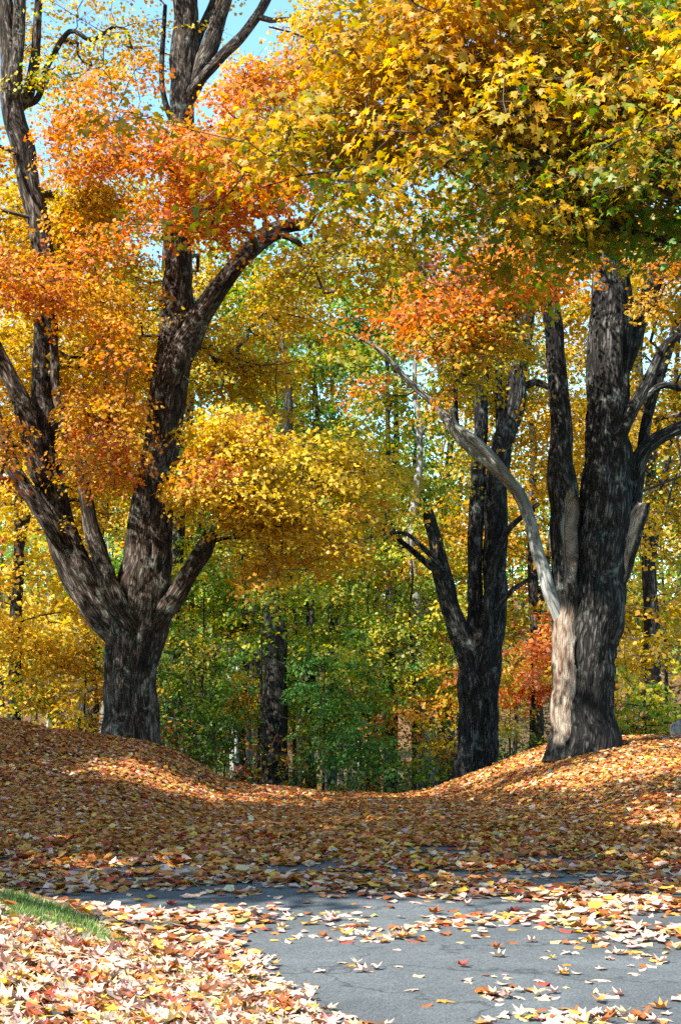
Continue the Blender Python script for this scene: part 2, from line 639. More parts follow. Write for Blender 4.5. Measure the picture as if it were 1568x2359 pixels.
def stem_mesh(pts, sides=32, step=0.12, seed=0, ridge=0.10, flare=0.0, knots=(), dents=(), bare=(), broken=False, frame=None):
    """pts: (x, y, z, r). Returns verts, quad faces, bark coordinate, bare-wood weight, and the sampled line."""
    C = catmull(pts, step)
    P, R = C[:, :3], np.maximum(C[:, 3], 0.004)
    n = len(P)
    arc = np.concatenate([[0], np.cumsum(np.linalg.norm(np.diff(P, axis=0), axis=1))])
    ease = np.minimum(arc / .6, 1)
    wob3 = np.stack([vnoise2(arc * f + 17 * k, arc * 0 + .5 + k, seed + 50 + k) - .5 for k, f in enumerate((.85, .8, .75))], 1) * .75 \
        + np.stack([vnoise2(arc * f + 7 * k, arc * 0 + .5 + k, seed + 60 + k) - .5 for k, f in enumerate((2.4, 2.6, 2.2))], 1) * .35
    P = P + wob3 * (np.minimum(R, .22) * ease)[:, None] * np.array([1, 1, .5])
    T = nrm(np.gradient(P, axis=0))
    ref = np.array([0, -1.0, 0]) if frame is None else frame      # angle 0 faces the camera side
    A = nrm(ref - T * (T @ ref)[:, None])
    B = np.cross(T, A)
    th = np.linspace(0, 2 * np.pi, sides, endpoint=False)
    Ls = np.concatenate([[0], np.cumsum(np.linalg.norm(np.diff(P, axis=0), axis=1))])
    TH, LV = np.meshgrid(th, Ls)
    RR = np.repeat(R[:, None], sides, 1)
    rm = R[: max(2, n // 2)].mean()
    nc = int(np.clip(round(2 * np.pi * rm / 0.085), 6, 40))
    wob = (vnoise2(TH / (2 * np.pi) * 5, LV * 0.9, seed + 1, 5) - .5) * 3.2
    n1 = vnoise2((TH / (2 * np.pi) * nc + wob) % nc, LV * 1.6, seed + 2, nc)
    n2 = vnoise2((TH / (2 * np.pi) * nc * 2 + wob * 1.5) % (2 * nc), LV * 3.5, seed + 3, 2 * nc if 2 * nc <= 64 else 64)
    lump = vnoise2(TH / (2 * np.pi) * 4, LV * 1.1, seed + 4, 4) - .5
    ridged = 1 - np.abs(2 * n1 - 1) * 1.6
    dr = np.minimum(0.07, ridge * 1.3 * RR) * (0.75 * ridged + 0.35 * (n2 - .5)) + lump * RR * 0.20
    RR2 = RR + dr
    if flare:
        lob = 1 + 0.45 * np.sin(TH * 5 + seed) + 0.25 * np.sin(TH * 3 + 2 * seed)
        RR2 = RR2 * (1 + flare * np.exp(-LV / 0.45) * np.clip(lob, .3, 2))
    for (th0, l0, wth, wl_, amp) in knots:
        d = np.angle(np.exp(1j * (TH - th0)))
        RR2 = RR2 + amp * np.exp(-(d / wth) ** 2 - ((LV - l0) / wl_) ** 2)
    BW = np.zeros_like(RR2)
    for (th0, l0, wth, wl_, depth) in dents:                    # hollows with a swollen lip
        d = np.angle(np.exp(1j * (TH - th0)))
        q = (d / wth) ** 2 + (np.abs(LV - l0) / wl_) ** 2.5
        RR2 = RR2 - depth * sstep(1.15, 0.75, q) + 0.32 * depth * np.exp(-((np.sqrt(q) - 1.35) / 0.28) ** 2)
        if depth > .105:
            BW = np.maximum(BW, sstep(1.6, 1.1, q))
    for (th0, la, lb, wth) in bare:
        d = np.angle(np.exp(1j * (TH - th0)))
        edge = wth * (0.75 + 0.6 * vnoise2(LV * 2.2, TH * 0 + 3.3, seed + 8))
        w = sstep(edge, edge * 0.8, np.abs(d)) * sstep(la, la + .15, LV) * sstep(lb, lb - .25, LV)
        BW = np.maximum(BW, w)
    RR2 = RR2 - BW * 0.018 - BW * np.minimum(0.03, ridge * RR) * (ridged - .2) * 0.8
    V = P[:, None, :] + RR2[:, :, None] * (np.cos(TH)[:, :, None] * A[:, None, :] + np.sin(TH)[:, :, None] * B[:, None, :])
    if broken:
        k = min(5, n - 1)
        j = vnoise2(TH[-k:] / (2 * np.pi) * 9, LV[-k:] * 0 + 1.5, seed + 11, 9)
        V[-k:] += T[-k:, None, :] * ((j - .5) * R[-1] * 2.2 * np.linspace(0, 1, k)[:, None])[:, :, None]
    bark = np.stack([np.cos(TH) * RR, np.sin(TH) * RR, LV * 0.27 + seed * 3.7], -1)
    ix = np.arange(n * sides).reshape(n, sides)
    F = np.stack([ix[:-1], np.roll(ix[:-1], -1, 1), np.roll(ix[1:], -1, 1), ix[1:]], -1).reshape(-1, 4)
    V = V.reshape(-1, 3)
    bark = bark.reshape(-1, 3)
    BW = BW.reshape(-1)
    # closed tip
    tipc = P[-1] + T[-1] * (R[-1] * (-0.6 if broken else 0.6))
    V = np.vstack([V, tipc])
    bark = np.vstack([bark, [0, 0, Ls[-1] * .16]])
    BW = np.append(BW, 1.0 if broken else 0.0)
    c = len(V) - 1
    lt = ix[-1]
    F = np.vstack([F, np.stack([lt, np.roll(lt, -1), np.full(sides, c), np.full(sides, c)], -1)])
    return V, F, bark, BW, P, R


def quads_tris_fix(F):
    """faces whose last two corners agree become triangles; returns flat loops"""
    return F


def mk_stem_obj(name, parent, mat, pts, **kw):
    V, F, bark, BW, P, R = stem_mesh(pts, **kw)
    me = bpy.data.meshes.new(name)
    faces = [tuple(f) if f[2] != f[3] else (int(f[0]), int(f[1]), int(f[2])) for f in F.tolist()]
    o0 = np.array(parent.location) if parent is not None else 0
    me.from_pydata((V - o0).tolist(), [], faces)
    me.polygons.foreach_set('use_smooth', np.ones(len(faces), dtype=bool))
    me.materials.append(mat)
    a = me.attributes.new('bark', 'FLOAT_VECTOR', 'POINT')
    a.data.foreach_set('vector', bark.astype(np.float32).ravel())
    a = me.attributes.new('bare', 'FLOAT', 'POINT')
    a.data.foreach_set('value', BW.astype(np.float32).ravel())
    me.update()
    return link(name, me, parent), P, R


def tube_batch(A, B, ra, rb, rng, sides=4, segs=2, bend=0.10):
    """many thin curved tubes from A to B at once"""
    n = len(A)
    D = B - A
    L = np.linalg.norm(D, axis=1, keepdims=True) + 1e-6
    T = D / L
    ref = np.where(np.abs(T[:, 2:3]) > 0.9, np.array([[1.0, 0, 0]]), np.array([[0, 0, 1.0]]))
    U = nrm(np.cross(T, ref))
    W = np.cross(T, U)
    k1 = rng.normal(0, bend, (n, 1)) * L
    k2 = rng.normal(0, bend, (n, 1)) * L + 0.05 * L
    th = np.linspace(0, 2 * np.pi, sides, endpoint=False)
    rings, bk = [], []
    for s in range(segs + 1):
        t = s / segs
        c = A + D * t + (U * k1 + W * k2) * math.sin(math.pi * t)
        if 0 < s < segs:
            c = c + rng.normal(0, 0.025, (n, 3)) * L
        r = (ra * (1 - t) + rb * t)[:, None, None]
        ring = c[:, None, :] + r * (np.cos(th)[None, :, None] * U[:, None, :] + np.sin(th)[None, :, None] * W[:, None, :])
        rings.append(ring)
        b = np.zeros((n, sides, 3))
        b[:, :, 0] = np.cos(th) * 0.03
        b[:, :, 1] = np.sin(th) * 0.03
        b[:, :, 2] = (t * L) * 0.16 + (np.arange(n) % 97)[:, None] * 0.31
        bk.append(b)
    V = np.stack(rings, 1).reshape(-1, 3)
    BK = np.stack(bk, 1).reshape(-1, 3)
    base = (np.arange(n) * (segs + 1) * sides)[:, None, None]
    loc = np.arange((segs + 1) * sides).reshape(segs + 1, sides)
    q = np.stack([loc[:-1], np.roll(loc[:-1], -1, 1), np.roll(loc[1:], -1, 1), loc[1:]], -1).reshape(1, -1, 4)
    F = (q + base).reshape(-1, 4)
    return V, F, BK


def grow(nodes, node_r, sprays, rng, r0=0.0055, penalty=0.28):
    """join every spray to the nearest wood, growing outward; returns parent index, order and radii"""
    nN, nS = len(nodes), len(sprays)
    allp = np.vstack([nodes, sprays])
    cost = np.zeros(nN + nS)
    parent = np.full(nN + nS, -1)
    d = np.linalg.norm(sprays[:, None, :] - nodes[None, :, :], axis=2)
    # wood grows upward and outward: a spray prefers wood that is below it
    dz = nodes[None, :, 2] - sprays[:, None, 2]
    d = d + np.maximum(dz, 0) * 0.8
    best = d.argmin(1)
    bd = d[np.arange(nS), best]
    bp = best.copy()
    done = np.zeros(nS, bool)
    order = []
    for _ in range(nS):
        i = int(np.where(done, 1e9, bd).argmin())
        done[i] = True
        order.append(i)
        parent[nN + i] = bp[i]
        cost[nN + i] = cost[bp[i]] + np.linalg.norm(allp[bp[i]] - sprays[i])
        dd = np.linalg.norm(sprays - sprays[i], axis=1) + penalty * cost[nN + i] + np.maximum(sprays[i, 2] - sprays[:, 2], 0) * .3
        upd = (~done) & (dd < bd)
        bd[upd] = dd[upd]
        bp[upd] = nN + i
    cnt = np.ones(nN + nS)
    for i in reversed(order):
        cnt[parent[nN + i]] += cnt[nN + i]
    rad = r0 * cnt ** 0.48
    return parent, rad, nN


SUN3 = np.array(sun_vec)


def ground_shadow(P):
    """where the sun drops the shadow of each point on the road's level"""
    t = (P[:, 2] - 0.0) / SUN3[2]
    return P[:, :2] - SUN3[None, :2] * t[:, None]


STATS = {}
# stretches of trunk and limb that stand clear of leaves: (px, py) to (px, py), half width, distance
CLEAR = [
    ((330, 1400), (343, 1180), 48, 29), ((378, 1030), (410, 610), 36, 29), ((420, 800), (600, 550), 24, 29), ((600, 550), (690, 515), 14, 29),
    ((430, 230), (428, -40), 30, 29), ((470, 150), (520, 0), 18, 29), ((510, 130), (610, 0), 12, 29),
    ((250, 1430), (112, 1130), 40, 29), ((108, 1100), (106, 780), 30, 29), ((58, 415), (20, 0), 26, 29), ((95, 560), (60, 420), 10, 29), ((40, 930), (0, 850), 16, 28),
    ((270, 1390), (195, 1165), 20, 29), ((360, 1440), (480, 1225), 26, 29), ((305, 1700), (310, 1440), 60, 29),
    ((1350, 1700), (1392, 1100), 60, 25), ((1392, 1100), (1408, 640), 44, 25), ((1300, 1650), (1300, 1060), 34, 25), ((1300, 1060), (1266, 720), 26, 25),
    ((1455, 1190), (1480, 1040), 24, 25), ((1480, 1040), (1568, 985), 18, 25), ((1270, 1372), (1192, 1130), 18, 25), ((1192, 1130), (1052, 1000), 16, 25), ((1052, 1000), (880, 810), 6, 25),
    ((1452, 955), (1540, 790), 14, 25),
    ((1096, 1800), (1106, 1560), 46, 35), ((1130, 1500), (1139, 1100), 30, 35), ((1139, 1100), (1195, 880), 26, 35), ((1095, 1500), (1096, 960), 20, 35), ((1060, 1470), (988, 1195), 22, 35),
    ((1011, 1320), (900, 1225), 8, 35),
    ((975, 1150), (965, 850), 14, 46), ((636, 1810), (630, 1560), 40, 42),
]


def before_trunk(S, spread):
    Y = np.maximum(S[:, 1], .5)
    rel = S - np.array([0, 0, EYE])
    dep = rel[:, 1] * CP + rel[:, 2] * SP
    dep = np.where(np.abs(dep) < .3, .3, dep)
    px = 784 + rel[:, 0] / dep * FD
    py = 1179 - (-rel[:, 1] * SP + rel[:, 2] * CP) / dep * FD
    out = np.zeros(len(S), bool)
    for (a, b, w, Yt) in CLEAR:
        a = np.array(a, float); b = np.array(b, float)
        q = np.stack([px, py], 1) - a
        d = b - a
        t = np.clip(q @ d / (d @ d), 0, 1)
        dist = np.linalg.norm(q - t[:, None] * d, axis=1)
        out |= (dist < w + .72 * spread * FD / Y) & (S[:, 1] < Yt - .1) & (S[:, 1] > 1)
    return out




def build_crown(root, base, masses, nodes, node_r, seed, leaf=0.125, per=60, tmpl='mid', spread=0.55,
                twig=True, reject=None, n_leaf_objects=0, mat_twig=None, thick=0.13, droop=0.30, r0=0.0055, airy=.30):
    """masses: (centre xyz, radii xyz, sprays, colour mix, [opts])"""
    rng = np.random.default_rng(seed)
    SPp, MIX, SC = [], [], []
    for m in masses:
        c, r, n, mix = m[:4]
        o = m[4] if len(m) > 4 else {}
        # boughs carry their sprays in flat, tilted plates
        npl = max(2, int(n / 8))
        u = nrm(rng.normal(size=(npl, 3)))
        pc = np.array(c) + u * rng.random((npl, 1)) ** .45 * np.array(r)
        away = nrm((pc - np.array([base[0], base[1], 0])) * np.array([1, 1, 0]))
        pn = nrm(np.array([0, 0, 1.0]) + away * rng.uniform(.05, .5, (npl, 1)) + rng.normal(0, .16, (npl, 3)))
        p1 = nrm(np.cross(pn, np.array([.2, 1, .05])))
        p2 = np.cross(pn, p1)
        w = rng.integers(0, npl, n)
        rr_ = np.abs(rng.normal(0, 1.0, n)) * spread * 2.15
        aa = rng.random(n) * 2 * np.pi
        p = pc[w] + p1[w] * (np.cos(aa) * rr_)[:, None] + p2[w] * (np.sin(aa) * rr_)[:, None] + pn[w] * rng.normal(0, .16, (n, 1))
        if o.get('skip') is not None:
            p = p[~o['skip'](p)]
        SPp.append(p)
        MIX += [mix] * len(p)
        SC += [o.get('dens', 1.0)] * len(p)
    S = np.vstack(SPp)
    SC = np.array(SC)
    keep = np.ones(len(S), bool)
    if reject is not None:
        keep &= ~reject(S)
    keep &= S[:, 2] > ground_z(S[:, 0], S[:, 1]) + 0.3
    gaps = vnoise2(S[:, 0] * .75 + S[:, 1] * .3 + 40, S[:, 2] * 1.5 + S[:, 1] * .5 + 20, seed + 77)
    keep &= gaps > airy
    keep &= ~before_trunk(S, spread)
    S = S[keep]
    SC = SC[keep]
    MIX = [m for m, k in zip(MIX, keep) if k]
    n = len(S)
    parent, rad, nN = grow(nodes, node_r, S, rng, r0=r0)
    allp = np.vstack([nodes, S])
    par = parent[nN:]
    A = allp[par]
    B = S
    rb = rad[nN:]
    ra = np.minimum(rb * 1.12, np.where(par < nN, np.concatenate([node_r, np.zeros(n)])[par] * 0.8 + 1e-4, 9.0))
    V, F, BK = tube_batch(A, B, ra, rb * 0.9, rng)
    # short twigs inside each spray
    out_dir = nrm((S - A) * np.array([1, 1, 0.25]) + rng.normal(0, .12, (n, 3)))
    hub = S
    tw = 4 if twig else 0
    leaves = []
    if tw:
        TA, TB = [], []
        for k in range(tw):
            ang = (k - (tw - 1) / 2) * 0.62 + rng.normal(0, .2, n)
            ca, sa = np.cos(ang)[:, None], np.sin(ang)[:, None]
            dxy = np.stack([out_dir[:, 0] * ca[:, 0] - out_dir[:, 1] * sa[:, 0], out_dir[:, 0] * sa[:, 0] + out_dir[:, 1] * ca[:, 0], out_dir[:, 2] * 0.4 + rng.normal(0, .12, n)], 1)
            TA.append(hub)
            TB.append(hub + nrm(dxy) * (spread * rng.uniform(.6, 1.15, n))[:, None])
        TA = np.vstack(TA); TB = np.vstack(TB)
        V2, F2, BK2 = tube_batch(TA, TB, np.full(len(TA), r0 * .75), np.full(len(TA), r0 * .35), rng, sides=3, segs=1)
        F = np.vstack([F, F2 + len(V)])
        V = np.vstack([V, V2])
        BK = np.vstack([BK, BK2])
    bme = mk_mesh('branchwork', V - base, F, [mat_twig or M_TWIG], {'bark': ('FLOAT_VECTOR', BK), 'bare': ('FLOAT', np.zeros(len(V)))}, smooth=True)
    tag(link('branchwork', bme, root), kind='stuff')
    # leaves: flat, drooping sprays
    counts = np.maximum(3, rng.poisson(per * SC))
    sid = np.repeat(np.arange(n), counts)
    N = len(sid)
    tint = rng.normal(1.0, 0.10, (n, 1))
    ang = rng.random(N) * 2 * np.pi
    rr = np.sqrt(rng.random(N)) * spread * rng.uniform(.8, 1.25, n)[sid]
    dn = nrm(np.stack([rng.normal(0, .22, n), rng.normal(0, .22, n), np.ones(n)], 1) + out_dir * np.array([.35, .35, 0]))
    e1 = nrm(np.cross(dn, np.array([0.3, 1.0, 0.1])))
    e2 = np.cross(dn, e1)
    P = S[sid] + e1[sid] * (np.cos(ang) * rr)[:, None] + e2[sid] * (np.sin(ang) * rr)[:, None] + out_dir[sid] * (0.35 * spread)
    P = P + dn[sid] * (rng.normal(0, thick, N) * (1 - .4 * rr / spread))[:, None]
    P[:, 2] -= droop * rr ** 2 / spread
    rad_dir = e1[sid] * np.cos(ang)[:, None] + e2[sid] * np.sin(ang)[:, None]
    Nr = dn[sid] * 0.75 + rad_dir * 0.45 + rng.normal(0, .48, (N, 3))
    Nr[:, 2] = np.where(Nr[:, 2] < 0, -Nr[:, 2] * .6, Nr[:, 2])
    D = rad_dir * 0.7 + rng.normal(0, .45, (N, 3)) + np.array([0, 0, -0.55])
    sz = leaf * np.clip(rng.normal(1, .22, N), .5, 1.6)
    Cc = np.zeros((N, 3))
    keys = {}
    for i, m in enumerate(MIX):
        keys.setdefault(tuple(sorted(m.items())), []).append(i)
    for key, ids in keys.items():
        w = np.isin(sid, ids)
        # each spray leans to one of its colours
        Cl = mix_colors(rng, int(w.sum()), dict(key))
        lead = mix_colors(rng, n, dict(key))[sid[w]]
        f = rng.random((int(w.sum()), 1)) * .75
        Cc[w] = Cl * (1 - f) + lead * f
    Cc = np.clip(Cc * tint[sid] * rng.normal(1, .10, (N, 1)), 0.004, 0.85)
    crown_only = P[:, 2] > ground_z(P[:, 0], P[:, 1]) + 0.05
    P, Nr, D, sz, Cc = P[crown_only], Nr[crown_only], D[crown_only], sz[crown_only], Cc[crown_only]
    T = {'near': T_NEAR, 'mid': T_MID, 'far': T_FAR}[tmpl]
    # the leaves that show largest are objects of their own
    single = np.zeros(len(P), bool)
    if n_leaf_objects:
        rel = P - np.array([0, 0, EYE])
        dep = rel[:, 1] * CP + rel[:, 2] * SP
        sx = rel[:, 0] / dep * FD
        sy = (-rel[:, 1] * SP + rel[:, 2] * CP) / dep * FD
        face = np.abs(np.sum(nrm(Nr) * nrm(rel), 1))
        score = np.where((np.abs(sx) < 760) & (np.abs(sy) < 1160) & (dep > 1), sz * face / np.maximum(dep, 1) ** 1.4, 0)
        single[np.argsort(-score)[:n_leaf_objects]] = True
    Vl, Fl, Cv = leaf_arrays(P[~single] - base, Nr[~single], D[~single], sz[~single], Cc[~single], T)
    lme = mk_mesh('crown', Vl, Fl, [M_LEAF], {'leafcol': ('FLOAT_COLOR', Cv)})
    crown = link('crown', lme, root)
    if n_leaf_objects:
        tag(crown, kind='stuff')
        place_leaves('leaf', P[single] - base, Nr[single], D[single], sz[single], Cc[single], crown, [T_NEAR], LEAF_CLASSES)
    STATS[root.name] = len(P)
    return crown


from mathutils import Matrix
_leaf_cache = {}
_shape_of = {}
CL = {'yellow': (0.66, .40, .03), 'gold': (.60, .27, .015), 'orange': (.56, .15, .022), 'red': (.46, .06, .022), 'green': (.12, .20, .024), 'olive': (.36, .27, .02)}
LEAF_CLASSES = {k: (v, leaf_mat('leaf_' + k, trans=.44, fixed=v)) for k, v in CL.items()}


def place_leaves(name, P, Nr, D, S, C, parent, tmpls, classes, namer=None, seed=1):
    """single leaf objects that share a few meshes; each takes the colour class nearest its own"""
    rng = np.random.default_rng(seed)
    names = list(classes)
    cols = np.array([classes[k][0] for k in names])
    Nr = nrm(Nr)
    D = nrm(D - Nr * np.sum(D * Nr, axis=1, keepdims=True))
    X = np.cross(D, Nr)
    objs = []
    for i in range(len(P)):
        ci = int(((np.sqrt(cols) - np.sqrt(C[i])) ** 2).sum(1).argmin())
        ti = int(rng.integers(0, len(tmpls)))
        key = (names[ci], ti, id(tmpls), classes[names[ci]][1].name)
        if key not in _leaf_cache:
            V, F = tmpls[ti]
            _leaf_cache[key] = mk_mesh('leaf_' + names[ci], V, F, [classes[names[ci]][1]])
            _shape_of[_leaf_cache[key].name] = ti
        o = bpy.data.objects.new(name, _leaf_cache[key])
        COL.objects.link(o)
        if parent is not None:
            o.parent = parent
        M = Matrix(((X[i, 0] * S[i], D[i, 0] * S[i], Nr[i, 0] * S[i], P[i, 0]),
                    (X[i, 1] * S[i], D[i, 1] * S[i], Nr[i, 1] * S[i], P[i, 1]),
                    (X[i, 2] * S[i], D[i, 2] * S[i], Nr[i, 2] * S[i], P[i, 2]),
                    (0, 0, 0, 1)))
        o.matrix_basis = M
        objs.append((o, names[ci]))
    return objs


def pstem(rows, Y=None):
    """rows of (px, py, width, Y) in frame units -> (x, y, z, r)"""
    out = []
    for r in rows:
        y = r[3] if len(r) > 3 else Y
        p = at(r[0], r[1], y)
        out.append((*p, px_w(r[2], y) / 2))
    return np.array(out)


def mass(px, py, rx, ry, Y, rd, n, mix, **o):
    """an ellipsoid of sprays centred where (px, py) lies at distance Y; rd is its half depth in metres"""
    return (at(px, py, Y), (px_w(rx, Y) * 1.0, rd * 1.25, px_w(ry, Y) * 1.0), int(n * 1.75), mix, o)


def make_tree(name, label, base, stems, masses, seed, bark, group=None, cat='tree', node_from=2.0, extra_nodes=None, **kw):
    base = np.array(base, float)
    root = empty(name, base)
    tag(root, label, cat, group)
    nodes, nr, axis = [], [], []
    for k, (pname, pts, opt) in enumerate(stems):
        if k and pname == 'limb':
            pts = np.array(pts, float)
            prev = np.vstack(axis)
            j = int(np.linalg.norm(prev[:, :3] - pts[0, :3], axis=1).argmin())
            q = prev[max(j - int(.35 / .1), 0)].copy()
            if np.linalg.norm(q[:3] - prev[j, :3]) > 1.0:
                q = prev[j].copy()
            q[3] = min(q[3] * .55, pts[0, 3] * .6)
            m_ = (pts[0] + q) / 2
            pts[0, 3] *= .9
            pts = np.vstack([q[None], pts])
        o, P, R = mk_stem_obj(pname, root, opt.pop('mat', bark), pts, seed=seed * 7 + k, **opt)
        axis.append(np.concatenate([P, R[:, None]], 1))
        sel = (P[:, 2] > base[2] + node_from)
        st = max(1, int(0.45 / max(np.linalg.norm(P[1] - P[0]), 1e-3)))
        nodes.append(P[sel][::st]); nr.append(R[sel][::st])
    nodes = np.vstack(nodes); nr = np.concatenate(nr)
    if masses:
        build_crown(root, base, masses, nodes, nr, seed, **kw)
    return root


# ================================================================== the three old maples
# ---- the forked maple on the mound
YA = 29.0
bz = float(ground_z(at(305, 1720, YA)[0], YA))
baseA = np.array([at(305, 1720, YA)[0], YA, bz - 0.12])
tr = pstem([(305, 1700, 118), (306, 1640, 110), (306, 1560, 108), (309, 1500, 116), (318, 1440, 128), (328, 1380, 118), (334, 1300, 100), (340, 1200, 90),
            (353, 1100, 82), (374, 1010, 76), (390, 910, 76), (402, 820, 74), (406, 720, 68), (410, 620, 60), (414, 500, 56), (420, 380, 54), (426, 270, 52), (428, 170, 60), (428, 60, 58), (424, -60, 52), (420, -260, 40), (410, -520, 24)], YA)
tr = np.vstack([[*baseA, tr[0, 3] * 1.06], tr])
stemsA = [
    ('trunk', tr, dict(sides=56, step=0.09, ridge=0.14, flare=0.16, knots=[(0.2, 3.05, .35, .22, .12), (-0.5, 2.6, .3, .2, .10), (1.0, 3.3, .35, .22, .09), (-0.1, 2.2, .25, .15, .07), (0.55, 2.55, .25, .18, .08), (-0.8, 3.2, .3, .2, .09), (0.1, 3.6, .25, .2, .07)],
                       dents=[(-0.35, 9.25, 0.30, 0.15, 0.10)])),
    ('limb', pstem([(322, 1500, 60), (288, 1462, 78), (245, 1420, 80), (196, 1352, 78), (146, 1255, 72), (116, 1150, 66), (106, 1020, 64), (106, 880, 56), (106, 760, 52), (98, 620, 50), (84, 500, 52), (62, 420, 50), (44, 310, 52), (28, 210, 52), (18, 110, 46), (4, 0, 38), (-14, -140, 30), (-40, -360, 18)], YA), dict(sides=36, ridge=.13)),
    ('limb', pstem([(30, 200, 34), (40, 120, 30), (44, 20, 28), (48, -100, 24), (70, -300, 14)], YA - .2), dict(sides=20)),
    ('limb', pstem([(36, 260, 26), (66, 215, 26), (80, 150, 24), (86, 60, 20), (90, -60, 16)], YA + .3), dict(sides=18)),
    ('limb', pstem([(92, 1090, 46), (74, 1020, 44), (44, 930, 42), (14, 860, 38), (-18, 780, 32), (-60, 660, 24)], YA - .5), dict(sides=24)),
    ('limb', pstem([(124, 1230, 40), (96, 1185, 40), (62, 1130, 36), (34, 1080, 34), (18, 1020, 30), (-6, 960, 24), (-50, 880, 18)], YA - .4), dict(sides=24)),
    ('limb', pstem([(300, 1440, 40), (268, 1392, 44), (238, 1310, 38), (214, 1230, 34), (198, 1160, 30), (180, 1060, 27), (150, 985, 24), (128, 900, 20), (122, 780, 18), (100, 715, 16), (50, 680, 12), (5, 655, 9)], [YA - .45][0]), dict(sides=22)),
    ('limb', pstem([(285, 1400, 22), (268, 1350, 22), (252, 1330, 18), (238, 1300, 16)], YA - .55), dict(sides=16)),
    ('limb', pstem([(352, 1446, 48), (386, 1405, 46), (412, 1362, 42), (440, 1310, 40), (466, 1268, 40), (482, 1228, 30)], YA - .3), dict(sides=26, broken=True)),
    ('limb', pstem([(470, 1262, 14), (500, 1244, 10), (540, 1238, 8), (620, 1240, 6), (690, 1238, 4)], YA - .3), dict(sides=10)),
    ('limb', pstem([(400, 860, 60), (420, 806, 62), (448, 752, 52), (488, 684, 46), (532, 622, 42), (574, 566, 36), (620, 530, 32), (668, 516, 30), (700, 512, 26), (730, 480, 14)], YA - .25), dict(sides=32, ridge=.13)),
    ('limb', pstem([(560, 600, 26), (606, 560, 22), (650, 540, 18), (690, 560, 12), (730, 590, 9), (780, 560, 8), (850, 540, 6)], YA - .6), dict(sides=14)),
    ('limb', pstem([(436, 220, 40), (470, 150, 42), (498, 70, 38), (520, 0, 34), (540, -100, 28), (560, -260, 16)], YA - .1), dict(sides=22)),
    ('limb', pstem([(455, 190, 26), (510, 130, 26), (560, 78, 24), (608, 4, 22), (650, -80, 18), (720, -200, 10)], YA - .3), dict(sides=18)),
    ('limb', pstem([(440, 130, 22), (462, 70, 20), (488, 10, 18), (510, -60, 14)], YA + .4), dict(sides=16)),
    ('limb', pstem([(425, 330, 16), (385, 250, 14), (372, 170, 12), (376, 80, 11), (380, 10, 9)], YA + .6), dict(sides=10)),
    ('limb', pstem([(86, 225, 18), (110, 150, 14), (160, 70, 12), (210, 90, 10), (260, 60, 7)], YA + .5), dict(sides=10)),
]
OR, RD, GO, YE, AM, CO, LI = 'orange', 'red', 'gold', 'yellow', 'amber', 'coral', 'lime'
